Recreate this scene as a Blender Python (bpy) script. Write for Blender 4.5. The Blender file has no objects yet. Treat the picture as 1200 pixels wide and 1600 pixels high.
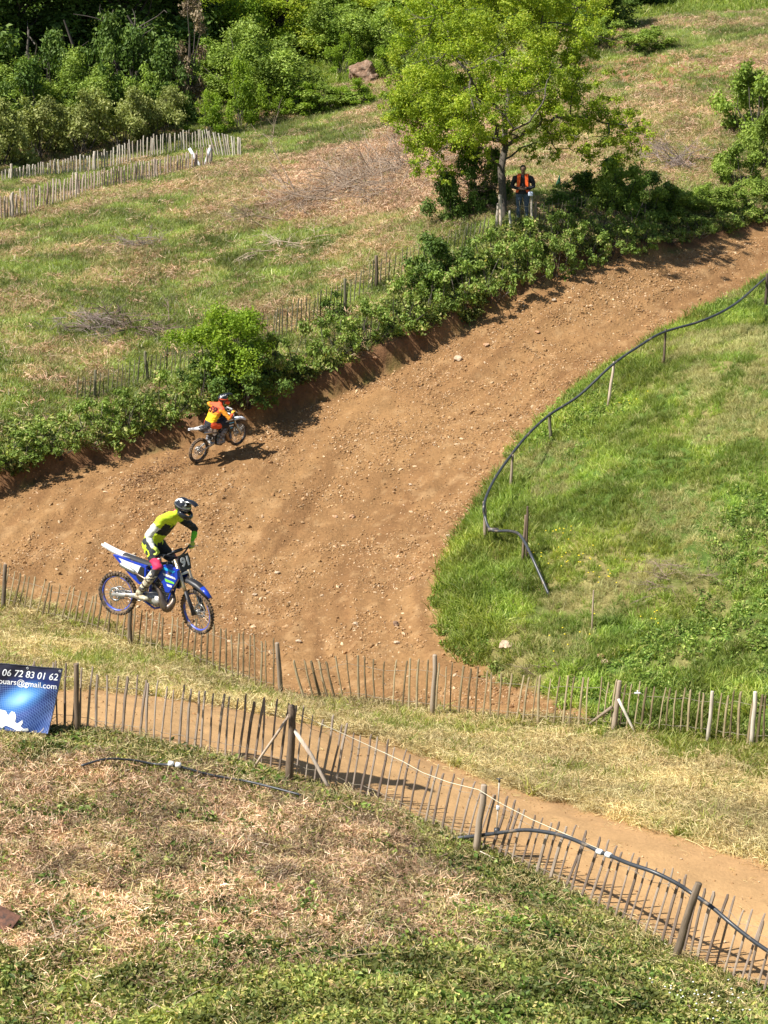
import bpy, math, random
import numpy as np
from mathutils import Vector, Matrix, Euler, noise as mnoise
random.seed(7); rng = np.random.default_rng(7)
PI = math.pi
C = bpy.context.scene.collection
SC = bpy.context.scene

# ------------------------------------------------------------------ camera, sky, sun, exposure
CAMZ = 16.0; PITCH = math.radians(15.0); F = 3200.0
cam_d = bpy.data.cameras.new('camera'); cam = bpy.data.objects.new('camera', cam_d); C.objects.link(cam)
cam.location = (0, 0, CAMZ); cam.rotation_euler = (math.radians(90) - PITCH, 0, 0)
cam_d.sensor_fit = 'VERTICAL'; cam_d.sensor_height = 24; cam_d.lens = 24 * F / 1600.0
cam_d.clip_start = 0.5; cam_d.clip_end = 2000
SC.camera = cam
SUN_T = Vector((0.68, 0.32, -1.0)).normalized()      # the way the sunlight travels
elev = math.asin(-SUN_T.z); az = math.atan2(-SUN_T.x, -SUN_T.y)
w = bpy.data.worlds.new('World'); SC.world = w; w.use_nodes = True
nt = w.node_tree; bg = nt.nodes['Background']
sky = nt.nodes.new('ShaderNodeTexSky'); sky.sky_type = 'NISHITA'; sky.sun_disc = False
sky.sun_elevation = elev; sky.sun_rotation = az % (2 * PI)
nt.links.new(sky.outputs[0], bg.inputs[0]); bg.inputs[1].default_value = 0.062
sd = bpy.data.lights.new('sun', 'SUN'); sd.energy = 5.0; sd.angle = math.radians(0.55); sd.color = (1.0, 0.955, 0.87)
so = bpy.data.objects.new('sun', sd); C.objects.link(so)
so.rotation_euler = SUN_T.to_track_quat('-Z', 'Y').to_euler(); so.location = (-20, 0, 40)
SC.view_settings.view_transform = 'Standard'; SC.view_settings.look = 'None'
SC.view_settings.exposure = 0.76; SC.view_settings.gamma = 1.0
SC.view_settings.use_curve_mapping = False
SC.render.engine = 'CYCLES'
SC.cycles.max_bounces = 4; SC.cycles.diffuse_bounces = 2; SC.cycles.glossy_bounces = 2; SC.cycles.transmission_bounces = 2; SC.cycles.transparent_max_bounces = 8

# ------------------------------------------------------------------ camera maths (photo pixels, 1200 x 1600)
cp, sp_ = math.cos(PITCH), math.sin(PITCH)
def ray(px, py):
    u = (px - 600) / F; v = (py - 800) / F
    return Vector((u, cp - v * sp_, -sp_ - v * cp))      # per metre of depth
def W(px, py, d):
    r = ray(px, py); return Vector((r.x * d, r.y * d, CAMZ + r.z * d))

# ------------------------------------------------------------------ noise
def _h(ix, iy, seed):
    n = (ix.astype(np.int64) * 374761393 + iy.astype(np.int64) * 668265263 + seed * 974711) & 0xffffffff
    n = ((n ^ (n >> 13)) * 1274126177) & 0xffffffff
    n = n ^ (n >> 16)
    return (n & 0xffffff) / float(0xffffff)
def vnoise(x, y, seed=0):
    x = np.asarray(x, float); y = np.asarray(y, float)
    ix = np.floor(x); iy = np.floor(y); fx = x - ix; fy = y - iy
    fx = fx * fx * (3 - 2 * fx); fy = fy * fy * (3 - 2 * fy)
    a = _h(ix, iy, seed); b = _h(ix + 1, iy, seed); c = _h(ix, iy + 1, seed); d = _h(ix + 1, iy + 1, seed)
    return (a * (1 - fx) + b * fx) * (1 - fy) + (c * (1 - fx) + d * fx) * fy
def fbm(x, y, sc, octv=4, seed=0, gain=0.5):
    s = 0; amp = 1; tot = 0; f = 1.0 / sc
    for k in range(octv):
        s = s + amp * vnoise(x * f + 17.3 * k, y * f - 9.1 * k, seed + k); tot += amp; amp *= gain; f *= 2.03
    return s / tot
def smooth(a, b, x):
    t = np.clip((x - a) / (b - a), 0, 1); return t * t * (3 - 2 * t)

def poly_dist(X, Y, P, closed=True):
    """unsigned distance to polyline and, for closed ones, negative inside"""
    P = np.asarray(P, float); n = len(P); best = np.full(X.shape, 1e9); inside = np.zeros(X.shape, bool)
    rngi = range(n if closed else n - 1)
    for i in rngi:
        a = P[i]; b = P[(i + 1) % n]; d = b - a; L = (d ** 2).sum() + 1e-12
        t = np.clip(((X - a[0]) * d[0] + (Y - a[1]) * d[1]) / L, 0, 1)
        dd = np.hypot(X - a[0] - t * d[0], Y - a[1] - t * d[1]); best = np.minimum(best, dd)
        if closed:
            cond = (a[1] > Y) != (b[1] > Y)
            with np.errstate(divide='ignore', invalid='ignore'):
                xi = a[0] + (Y - a[1]) / (b[1] - a[1] + 1e-15) * d[0]
            inside ^= cond & (X < xi)
    return np.where(inside, -best, best) if closed else best

# ------------------------------------------------------------------ terrain heights
BANK_D = [(-500, 850, 50), (-120, 800, 53), (0, 768, 54), (60, 748, 54.6), (130, 728, 55.2), (205, 705, 55.8), (290, 675, 56.8), (380, 652, 57.7), (440, 618, 58.6),
          (520, 588, 59.4), (640, 545, 61), (700, 522, 62), (760, 500, 63), (830, 470, 64.2), (920, 432, 66), (1000, 405, 67.8), (1080, 385, 69.5),
          (1120, 366, 70.5), (1200, 342, 72.5), (1500, 265, 80)]
BANK = np.array([tuple(W(*q))[:2] for q in BANK_D])
BH_px = [-500, 0, 100, 250, 400, 640, 780, 900, 1000, 1120, 1200, 1500]
BH_v = [.65, .6, .68, .68, .85, .8, .65, .48, .4, .3, .22, .2]
BH_X = [np.interp(p, [q[0] for q in BANK_D], BANK[:, 0]) for p in BH_px]
def bank_s(X, Y):
    """signed distance to the foot of the bank, positive uphill"""
    best = np.full(X.shape, 1e9); sg = np.zeros(X.shape); px = np.zeros(X.shape)
    for i in range(len(BANK) - 1):
        a = BANK[i]; d = BANK[i + 1] - a; L = (d ** 2).sum()
        t = np.clip(((X - a[0]) * d[0] + (Y - a[1]) * d[1]) / L, 0, 1)
        qx = a[0] + t * d[0]; qy = a[1] + t * d[1]; dd = np.hypot(X - qx, Y - qy)
        s = np.sign(d[0] * (Y - a[1]) - d[1] * (X - a[0]))
        m = dd < best; best = np.where(m, dd, best); sg = np.where(m, s, sg); px = np.where(m, qx, px)
    return best * sg, px
def bank_step(X, Y):
    s, qx = bank_s(X, Y)
    s = s + (fbm(X, Y, 1.3, 3, 5) - .5) * 0.55
    h = np.interp(qx, BH_X, BH_v)
    return h * (smooth(0.0, 0.20, s) * .85 + .15 * smooth(.3, 1.6, s))

CP = [ # px, py, depth
 (600,1600,22),(0,1600,23.5),(1200,1600,27.8),(300,1450,26.5),(0,1350,28.5),(900,1520,26.2),(600,1400,28.4),(300,1290,30.6),
 (0,1150,33.6),(150,1148,33.8),(300,1180,33.6),(455,1228,33.0),(640,1290,32.4),(740,1335,31.7),(900,1412,30.6),(1050,1498,29.2),(1200,1565,28.2),
 (150,1100,36.5),(300,1110,37),(450,1130,37.3),(620,1180,36.4),(800,1250,34.8),(1000,1310,33.2),(1200,1400,31.4),
 (1200,1320,33.6),(1000,1230,37),(760,1160,40.5),(550,1118,41.5),(200,1050,42),(0,1010,43.5),
 (0,955,48.5),(100,975,48),(250,1018,46.6),(430,1087,44.4),(550,1097,44),(680,1120,43.2),(960,1150,41.4),(1200,1165,40.2),
 (0,850,52),(300,880,51),(550,950,48.5),(690,930,48.5),(500,760,55),(760,780,53.6),(860,655,57.4),(950,580,60.2),(1040,515,63),(1190,445,67.5),
 (640,640,58.5),(200,740,54.8),(800,540,61.5),(1000,450,65.5),(400,700,56.6),
 (780,1000,46.2),(1000,800,49.4),(1000,1000,44.8),(1200,650,52.5),(1200,900,46),(1200,1040,42.8),(1100,560,58),(850,850,49.8),
 (0,600,58),(100,640,57.2),(250,600,59),(400,550,61),(640,425,65.2),(590,445,64.2),(200,500,64),(200,350,76),(0,470,66),(400,400,70.5),(0,343,80),
 (120,306,84),(245,275,89),(330,257,92),(350,246,94),(370,245,95),(0,285,90),(110,271,92.5),(210,252,95.5),(270,238,98),(600,250,86),(500,200,99),(600,110,112),
 (640,335,71),(790,342,66.5),(950,345,69),(1100,310,74),(1200,290,77),(1000,200,84),(1000,100,97),(1200,100,92),(1200,10,112),(900,60,104),
 (100,235,99),(300,200,101),(400,180,104),(300,60,128),(0,100,116),(600,40,122),(820,330,66.5),(700,390,65.4),(870,350,67)]
pts = []
for q in CP: pts.append(tuple(W(*q)))
pts += [(-45,30,4.0),(-45,55,3.0),(-50,80,7),(-50,110,9),(-50,145,16),(45,30,2.5),(45,50,5.5),(50,75,10),(50,110,15),(50,145,20),(0,150,17.5),(-20,148,16.5),(25,148,18),
        (-10,12,8.2),(10,12,8.2),(0,5,11.2),(-30,10,9),(30,10,9),(-40,0,13.5),(40,0,13),(0,0,13.8)]
pts = np.array(pts)
adj = pts[:, 2] - bank_step(pts[:, 0], pts[:, 1])
def tps_fit(P, z, lam):
    n = len(P); d2 = ((P[:, None] - P[None]) ** 2).sum(-1)
    K = 0.5 * d2 * np.log(d2 + 1e-9) + lam * np.eye(n)
    A = np.zeros((n + 3, n + 3)); A[:n, :n] = K; A[:n, n] = 1; A[:n, n + 1:] = P; A[n, :n] = 1; A[n + 1:, :n] = P.T
    return np.linalg.solve(A, np.concatenate([z, np.zeros(3)]))
PXY = pts[:, :2] / 10.0
SOL = tps_fit(PXY, adj, 0.02)
def tps(X, Y):
    n = len(PXY); x = X.ravel() / 10; y = Y.ravel() / 10; out = np.empty(x.shape)
    for i in range(0, len(x), 20000):
        d2 = (x[i:i+20000, None] - PXY[None, :, 0]) ** 2 + (y[i:i+20000, None] - PXY[None, :, 1]) ** 2
        out[i:i+20000] = (0.5 * d2 * np.log(d2 + 1e-9)) @ SOL[:n] + SOL[n] + SOL[n+1] * x[i:i+20000] + SOL[n+2] * y[i:i+20000]
    return out.reshape(X.shape)
# coarse smooth base on a 0.5 m grid, exact step and bumps added afterwards
BX = np.arange(-60, 60.01, 0.5); BY = np.arange(-10, 160.01, 0.5)
gX, gY = np.meshgrid(BX, BY); BZ = tps(gX, gY)
def base_h(X, Y):
    Xc = np.clip(X, -59.9, 59.9); Yc = np.clip(Y, -9.9, 159.9)
    fx = (Xc + 60) / .5; fy = (Yc + 10) / .5; ix = fx.astype(int); iy = fy.astype(int); fx = fx - ix; fy = fy - iy
    z = (BZ[iy, ix] * (1 - fx) + BZ[iy, ix + 1] * fx) * (1 - fy) + (BZ[iy + 1, ix] * (1 - fx) + BZ[iy + 1, ix + 1] * fx) * fy
    return z + np.maximum(0, Y - 159.9) * .06 - np.maximum(0, np.abs(X) - 59.9) * 0.02
def hgt0(X, Y):
    X = np.asarray(X, float); Y = np.asarray(Y, float)
    return base_h(X, Y) + bank_step(X, Y)
def at_h(px, py, hf):
    r = ray(px, py); d = np.arange(15, 220, .25); X = r.x * d; Y = r.y * d; Z = CAMZ + r.z * d
    g = hf(X, Y) - Z; k = np.argmax(g > 0)
    if not (g > 0).any(): k = len(d) - 1
    d0, d1 = d[max(k - 1, 0)], d[k]
    for _ in range(2):
        dd = np.linspace(d0, d1, 12); g = hf(r.x * dd, r.y * dd) - (CAMZ + r.z * dd); j = int(np.argmax(g > 0)) if (g > 0).any() else 11
        d0, d1 = dd[max(j - 1, 0)], dd[j]
    return W(px, py, (d0 + d1) / 2)
def zone(pl): return [tuple(at_h(x, y, hgt0))[:2] for x, y in pl]

Z_TRACK = zone([(-250,905),(-60,905),(0,918),(60,945),(130,965),(250,1010),(380,1060),(440,1092),(560,1092),(680,1112),(760,1118),(850,1128),(935,1140),
                (930,1115),(850,1085),(770,1055),(715,1020),(690,985),(683,930),(700,880),(735,820),(765,765),(800,705),(850,660),(900,615),(960,575),(1010,545),(1090,492),(1200,440),(1500,330)])
# the upper edge of the track is the foot of the bank
Z_TRACK = Z_TRACK + [tuple(q) for q in BANK[::-1]]
Z_LOWER = zone([(-250,1075),(-40,1078),(60,1078),(130,1076),(250,1088),(380,1108),(500,1134),(600,1160),(700,1190),(800,1230),(900,1256),(1000,1288),(1100,1315),(1200,1350),(1400,1420),(1700,1530),
                (1700,1850),(1400,1690),(1200,1562),(1050,1494),(950,1430),(850,1378),(740,1325),(640,1285),(560,1252),(455,1222),(300,1180),(130,1146),(0,1142),(-250,1130)])
Z_MOUND = zone([(1500,330),(1200,435),(1090,488),(1010,540),(960,570),(900,610),(850,655),(800,700),(765,760),(735,815),(700,875),(680,930),(688,990),(715,1025),(770,1060),(850,1095),(935,1140),(1200,1160),(1500,1180)])
Z_STRAW = zone([(-250,905),(-60,925),(0,935),(60,955),(130,975),(250,1018),(380,1072),(440,1098),(560,1100),(680,1120),(850,1130),(935,1145),(1200,1165),(1700,1180),(1700,1530),(1400,1420),
                (1200,1350),(1100,1315),(1000,1288),(900,1262),(800,1238),(700,1200),(600,1170),(500,1145),(380,1118),(250,1100),(130,1085),(60,1090),(-40,1088),(-250,1085)])
Z_THATCH = zone([(-200,1150),(0,1165),(150,1200),(350,1225),(520,1265),(640,1330),(690,1400),(640,1470),(540,1500),(430,1530),(330,1550),(160,1535),(60,1480),(0,1470),(-200,1450)])
Z_FORE = zone([(-250,1130),(0,1142),(130,1146),(300,1180),(455,1222),(560,1252),(640,1285),(740,1325),(850,1378),(950,1430),(1050,1494),(1200,1562),(1400,1690),(1700,1850),(1600,1990),(-200,1990)])
Z_BARE1 = zone([(395,300),(450,250),(520,235),(640,190),(800,190),(800,330),(700,330),(600,330),(500,345),(420,350)])
Z_BARE2 = zone([(905,98),(1000,85),(1100,84),(1300,84),(1300,118),(1200,118),(1100,128),(1040,150),(980,135),(920,125)])
Z_BARE3 = zone([(860,150),(1000,140),(1140,140),(1130,240),(1060,290),(900,300),(820,290)])
def dz(P, X, Y): return poly_dist(X, Y, P)

def gullies(X, Y):
    dt = dz(Z_TRACK, X, Y); m = smooth(0.0, -0.5, dt)
    s, _ = bank_s(X, Y)                       # ruts run along the bank
    wob = s + 1.6 * (fbm(X, Y, 9, 3, 21) - .5)
    r = np.abs(((wob * 0.55) % 1.0) - .5) * 2
    bend = smooth(-13, -6, -np.abs(s + 10))
    dm = dz(Z_MOUND, X, Y); w2 = dm + 1.3 * (fbm(X, Y, 7, 3, 22) - .5); r2 = np.abs(((w2 * 0.62) % 1.0) - .5) * 2; r3 = np.abs(((w2 * 1.9 + 1.5 * fbm(X, Y, 5, 2, 24)) % 1.0) - .5) * 2
    near = smooth(9.5, 5.5, dm); rr = (r2 ** 2 - .35) * .08 * near + (r ** 2 - .35) * .07 * (1 - near) + (r3 - .5) * .045
    rut = rr * (0.3 + 1.1 * fbm(X, Y, 5, 2, 31)) + (fbm(X, Y, 1.5, 4, 9, .6) - .5) * .10
    return m * rut
def bumps(X, Y):
    dt = dz(Z_TRACK, X, Y); dl = dz(Z_LOWER, X, Y)
    off = smooth(-.1, .5, dt) * smooth(-.1, .5, dl)
    z = off * ((fbm(X, Y, 3.2, 4, 3) - .5) * .42)
    z = z + gullies(X, Y) + (1 - smooth(-.1, .4, dl)) * ((fbm(X, Y, 1.4, 3, 14) - .5) * .08 + (fbm(X, Y, .4, 2, 15) - .5) * .04)
    # raised verge of the grassy island and little kerb of soil
    dfo = dz(Z_FORE, X, Y); z = z + smooth(-.2, -1.2, dfo) * ((fbm(X, Y, .75, 4, 77, .6) - .5) * .34)
    dm = dz(Z_MOUND, X, Y); z = z + smooth(-.3, -1.5, dm) * (fbm(X, Y, 1.3, 3, 78) - .5) * .35
    z = z + 0.22 * smooth(0.1, -0.7, dm)
    return z
# final height grid, bilinear
GX0, GY0, GS = -34.0, 12.0, 0.125
gx = np.arange(GX0, 44.01, GS); gy = np.arange(GY0, 150.01, GS)
gX, gY = np.meshgrid(gx, gy); HG = hgt0(gX, gY) + bumps(gX, gY)
def hgt(X, Y):
    X = np.asarray(X, float); Y = np.asarray(Y, float)
    Xc = np.clip(X, GX0 + .01, gx[-1] - .01); Yc = np.clip(Y, GY0 + .01, gy[-1] - .01)
    fx = (Xc - GX0) / GS; fy = (Yc - GY0) / GS; ix = fx.astype(int); iy = fy.astype(int); fx = fx - ix; fy = fy - iy
    z = (HG[iy, ix] * (1 - fx) + HG[iy, ix + 1] * fx) * (1 - fy) + (HG[iy + 1, ix] * (1 - fx) + HG[iy + 1, ix + 1] * fx) * fy
    out = (X != Xc) | (Y != Yc)
    return np.where(out, base_h(X, Y) + bank_step(X, Y), z) if out.any() else z
def at(px, py): return at_h(px, py, hgt)
def gz(x, y): return float(hgt(np.array([x]), np.array([y]))[0])
def depth(P): return P[1] * cp - (P[2] - CAMZ) * sp_
def up(px, py, base_py, dy=0.0):
    """the point above the ground seen at (px, base_py) that shows at (px, py)"""
    P = at(px, base_py); Y = P.y + dy; r = ray(px, py); d = Y / r.y
    return Vector((r.x * d, Y, CAMZ + r.z * d))

# ------------------------------------------------------------------ helpers: objects and tags
def tag(o, label=None, cat=None, group=None, kind=None):
    if label: o['label'] = label
    if cat: o['category'] = cat
    if group: o['group'] = group
    if kind: o['kind'] = kind
    return o
def thing(name, label, cat, loc=(0, 0, 0), rot=(0, 0, 0), group=None):
    o = bpy.data.objects.new(name, None); C.objects.link(o); o.location = loc; o.rotation_euler = rot
    o.empty_display_size = .1
    return tag(o, label, cat, group)
def link(name, me, mats=None, parent=None, loc=None, rot=None, scale=None):
    o = bpy.data.objects.new(name, me); C.objects.link(o)
    if mats is not None:
        for m in (mats if isinstance(mats, (list, tuple)) else [mats]): me.materials.append(m)
    if parent: o.parent = parent
    if loc is not None: o.location = loc
    if rot is not None: o.rotation_euler = rot
    if scale is not None: o.scale = scale
    return o
def mesh_np(name, V, Fc, shade=None, smooth_=False, mi=None):
    me = bpy.data.meshes.new(name); V = np.asarray(V, np.float32); Fc = np.asarray(Fc, np.int32); k = Fc.shape[1]
    me.vertices.add(len(V)); me.vertices.foreach_set('co', V.ravel())
    me.loops.add(Fc.size); me.loops.foreach_set('vertex_index', Fc.ravel())
    me.polygons.add(len(Fc)); me.polygons.foreach_set('loop_start', np.arange(0, Fc.size, k, dtype=np.int32))
    me.polygons.foreach_set('loop_total', np.full(len(Fc), k, np.int32))
    me.polygons.foreach_set('use_smooth', np.full(len(Fc), smooth_, bool))
    if mi is not None: me.polygons.foreach_set('material_index', np.asarray(mi, np.int32))
    if shade is not None:
        a = me.attributes.new('shade', 'FLOAT', 'POINT'); a.data.foreach_set('value', np.asarray(shade, np.float32))
    me.update(); me.validate(); return me
class MB:
    def __init__(s): s.v = []; s.f = []; s.m = []; s.mi = 0; s.sm = []; s.smooth = True
    def add(s, vs, fs, sm=None):
        b = len(s.v); s.v += [tuple(v) for v in vs]
        for f in fs: s.f.append(tuple(b + i for i in f)); s.m.append(s.mi); s.sm.append(s.smooth if sm is None else sm)
    def box(s, c, sz, R=None, bev=0.0):
        hx, hy, hz = [q / 2 for q in sz]; R = R or Matrix.Identity(3); c = Vector(c)
        if bev <= 0:
            vs = [c + R @ Vector((x * hx, y * hy, z * hz)) for x in (-1, 1) for y in (-1, 1) for z in (-1, 1)]
            s.add(vs, [(0,1,3,2),(4,6,7,5),(0,4,5,1),(2,3,7,6),(0,2,6,4),(1,5,7,3)], False); return
        import bmesh
        bm = bmesh.new(); bmesh.ops.create_cube(bm, size=1)
        for v in bm.verts: v.co = Vector((v.co.x * hx * 2, v.co.y * hy * 2, v.co.z * hz * 2))
        bmesh.ops.bevel(bm, geom=bm.edges[:], offset=bev, segments=2, affect='EDGES', profile=.6)
        bm.verts.index_update(); s.add([c + R @ v.co for v in bm.verts], [[v.index for v in f.verts] for f in bm.faces]); bm.free()
    def tube(s, P, R, n=8, side=None, cap=True):
        """P points, R radii (float or (a,b): a across `side`, b the other way)"""
        P = [Vector(p) for p in P]
        if not isinstance(R, (list, tuple)) : R = [R] * len(P)
        rings = []; prev = None
        for i, p in enumerate(P):
            t = (P[min(i + 1, len(P) - 1)] - P[max(i - 1, 0)]).normalized()
            if side is not None: u = Vector(side)
            elif prev is not None: u = prev
            else: u = Vector((0, 0, 1)) if abs(t.z) < .9 else Vector((1, 0, 0))
            u = (u - t * u.dot(t))
            u = u.normalized() if u.length > 1e-6 else t.orthogonal().normalized()
            prev = u; q = t.cross(u); ra, rb = R[i] if isinstance(R[i], (list, tuple)) else (R[i], R[i])
            rings.append([p + u * (ra * math.cos(2 * PI * k / n)) + q * (rb * math.sin(2 * PI * k / n)) for k in range(n)])
        vs = [v for r in rings for v in r]; fs = []
        for i in range(len(P) - 1):
            for k in range(n):
                a = i * n + k; b = i * n + (k + 1) % n; fs.append((a, b, b + n, a + n))
        if cap: fs.append(tuple(range(n - 1, -1, -1))); L = (len(P) - 1) * n; fs.append(tuple(range(L, L + n)))
        s.add(vs, fs)
    def ell(s, c, r, R=None, nu=14, nv=9):
        R = R or Matrix.Identity(3); c = Vector(c); vs = []; fs = []
        for j in range(nv + 1):
            ph = PI * j / nv
            for i in range(nu):
                th = 2 * PI * i / nu; vs.append(c + R @ Vector((r[0] * math.sin(ph) * math.cos(th), r[1] * math.sin(ph) * math.sin(th), r[2] * math.cos(ph))))
        for j in range(nv):
            for i in range(nu):
                a = j * nu + i; b = j * nu + (i + 1) % nu; fs.append((a, a + nu, b + nu, b))
        s.add(vs, fs)
    def torus_y(s, c, R, r, n=48, m=10, ry=None):
        """ring in the xz plane, axis along y"""
        ry = ry or r; vs = []; fs = []
        for i in range(n):
            a = 2 * PI * i / n
            for j in range(m):
                b = 2 * PI * j / m; rr = R + r * math.cos(b)
                vs.append((c[0] + rr * math.cos(a), c[1] + ry * math.sin(b), c[2] + rr * math.sin(a)))
        for i in range(n):
            for j in range(m):
                a = i * m + j; b = i * m + (j + 1) % m; c2 = ((i + 1) % n) * m + j; d = ((i + 1) % n) * m + (j + 1) % m
                fs.append((a, b, d, c2))
        s.add(vs, fs)
    def plate(s, prof, y0, y1, bev=0.008):
        """prism of an xz outline between y0 and y1 with softened outer edges"""
        prof = [Vector((p[0], 0, p[1])) for p in prof]; n = len(prof); cen = sum(prof, Vector()) / n
        def ring(y, k): return [Vector((p.x + (cen.x - p.x) * k, y, p.z + (cen.z - p.z) * k)) for p in prof]
        e = bev * (1 if y1 > y0 else -1); k = bev * 2.5
        rs = [ring(y0, 0), ring(y1 - e, 0), ring(y1, k)]
        vs = [v for r in rs for v in r]; fs = []
        for i in range(2):
            for q in range(n):
                a = i * n + q; b = i * n + (q + 1) % n; fs.append((a, b, b + n, a + n))
        fs.append(tuple(range(n))); fs.append(tuple(range(3 * n - 1, 2 * n - 1, -1)))
        s.add(vs, fs, False)
    def mesh(s, name):
        me = bpy.data.meshes.new(name); me.from_pydata([tuple(v) for v in s.v], [], s.f)
        me.polygons.foreach_set('material_index', s.m); me.polygons.foreach_set('use_smooth', s.sm)
        me.update(); return me
    def build(s, name, mats, parent=None, **k): return link(name, s.mesh(name), mats, parent, **k)

# ------------------------------------------------------------------ materials
def nodes(name):
    m = bpy.data.materials.new(name); m.use_nodes = True; nt = m.node_tree; return m, nt, nt.nodes['Principled BSDF']
def N(nt, t, **k):
    n = nt.nodes.new(t)
    for a, b in k.items():
        if a.startswith('i_'):
            key = a[2:]; key = int(key) if key.isdigit() else key.replace('_', ' '); n.inputs[key].default_value = b
        else: setattr(n, a, b)
    return n
def ramp(nt, stops):
    r = nt.nodes.new('ShaderNodeValToRGB'); e = r.color_ramp.elements
    e[0].position, e[0].color = stops[0][0], (*stops[0][1], 1); e[1].position, e[1].color = stops[-1][0], (*stops[-1][1], 1)
    for p, c in stops[1:-1]: q = e.new(p); q.color = (*c, 1)
    return r
def mat(name, col, rough=.5, metal=0.0, var=.12, scale=30, bump=0.0, coat=0.0, dirt=None, dscale=6, dlo=.5):
    m, nt, b = nodes(name); L = nt.links
    tc = N(nt, 'ShaderNodeTexCoord'); n = N(nt, 'ShaderNodeTexNoise', i_Scale=scale, i_Detail=5.0); L.new(tc.outputs['Object'], n.inputs['Vector'])
    r = ramp(nt, [(.3, tuple(c * (1 - var) for c in col)), (.7, tuple(min(1, c * (1 + var)) for c in col))]); L.new(n.outputs[0], r.inputs[0])
    out = r.outputs[0]
    if dirt:
        n2 = N(nt, 'ShaderNodeTexNoise', i_Scale=dscale, i_Detail=6.0, i_Roughness=.65); L.new(tc.outputs['Object'], n2.inputs['Vector'])
        rr = ramp(nt, [(dlo, (0, 0, 0)), (dlo + .13, (1, 1, 1))]); L.new(n2.outputs[0], rr.inputs[0])
        mx = N(nt, 'ShaderNodeMix', data_type='RGBA'); L.new(rr.outputs[0], mx.inputs[0]); L.new(out, mx.inputs[6]); mx.inputs[7].default_value = (*dirt, 1); out = mx.outputs[2]
    L.new(out, b.inputs['Base Color']); b.inputs['Roughness'].default_value = rough; b.inputs['Metallic'].default_value = metal
    b.inputs['Coat Weight'].default_value = coat
    if bump:
        bp = N(nt, 'ShaderNodeBump', i_Strength=bump, i_Distance=.01); L.new(n.outputs[0], bp.inputs['Height']); L.new(bp.outputs[0], b.inputs['Normal'])
    return m
def leafmat(name, stops, inst=True, trans=.3, rough=.55, wscale=.35, wvar=.35, spec=.25):
    """colour from the baked per-leaf 'shade', times the instance tint, with slow world variation"""
    m, nt, b = nodes(name); L = nt.links
    a = N(nt, 'ShaderNodeAttribute', attribute_name='shade'); r = ramp(nt, stops); L.new(a.outputs['Fac'], r.inputs[0]); col = r.outputs[0]
    geo = N(nt, 'ShaderNodeNewGeometry'); n = N(nt, 'ShaderNodeTexNoise', i_Scale=wscale, i_Detail=3.0); L.new(geo.outputs['Position'], n.inputs['Vector'])
    mr = N(nt, 'ShaderNodeMapRange', i_1=.3, i_2=.7, i_3=1 - wvar, i_4=1 + wvar); L.new(n.outputs[0], mr.inputs[0])
    vm = N(nt, 'ShaderNodeVectorMath', operation='SCALE'); L.new(col, vm.inputs[0]); L.new(mr.outputs[0], vm.inputs[3]); col = vm.outputs[0]
    if inst:
        t = N(nt, 'ShaderNodeAttribute', attribute_name='tint', attribute_type='INSTANCER')
        v2 = N(nt, 'ShaderNodeVectorMath', operation='MULTIPLY'); L.new(col, v2.inputs[0]); L.new(t.outputs['Color'], v2.inputs[1]); col = v2.outputs[0]
    L.new(col, b.inputs['Base Color']); b.inputs['Roughness'].default_value = rough; b.inputs['Specular IOR Level'].default_value = spec
    if trans > 0:
        tr = N(nt, 'ShaderNodeBsdfTranslucent'); mx = N(nt, 'ShaderNodeMixShader', i_0=trans)
        v3 = N(nt, 'ShaderNodeVectorMath', operation='MULTIPLY'); L.new(col, v3.inputs[0]); v3.inputs[1].default_value = (1.25, 1.25, .6); L.new(v3.outputs[0], tr.inputs[0])
        L.new(b.outputs[0], mx.inputs[1]); L.new(tr.outputs[0], mx.inputs[2]); L.new(mx.outputs[0], nt.nodes['Material Output'].inputs[0])
    return m
# ------------------------------------------------------------------ ground sheet
ys = [12.0]
while ys[-1] < 150: ys.append(ys[-1] + max(.07, ys[-1] * .0032))
xs = np.arange(-22, 30.01, .11)
ys = np.array(ys)
xs_l = -22 - np.cumsum(np.geomspace(.3, 60, 22))[::-1]; xs_r = 30 + np.cumsum(np.geomspace(.3, 60, 22))
xs = np.concatenate([xs_l, xs, xs_r])
ys_n = 12 - np.cumsum(np.geomspace(.3, 30, 14))[::-1]; ys_f = ys[-1] + np.cumsum(np.geomspace(1, 100, 16))
ys = np.concatenate([ys_n, ys, ys_f])
MX, MY = np.meshgrid(xs, ys)
MZ = hgt(MX, MY)
dT, dL, dM, dS = dz(Z_TRACK, MX, MY), dz(Z_LOWER, MX, MY), dz(Z_MOUND, MX, MY), dz(Z_STRAW, MX, MY)
sB, _ = bank_s(MX, MY)
edge_n = (fbm(MX, MY, .9, 4, 41) - .5) * 1.1
MZ += (fbm(MX, MY, .35, 3, 8, .6) - .5) * .055 * smooth(.1, -.2, np.minimum(dT, dL)) * (MY < 120)
MZ += (fbm(MX, MY, .3, 3, 28) - .5) * .16 * smooth(.05, .2, sB) * smooth(.9, .5, sB)
def col(c): return np.array(c, float)
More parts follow.
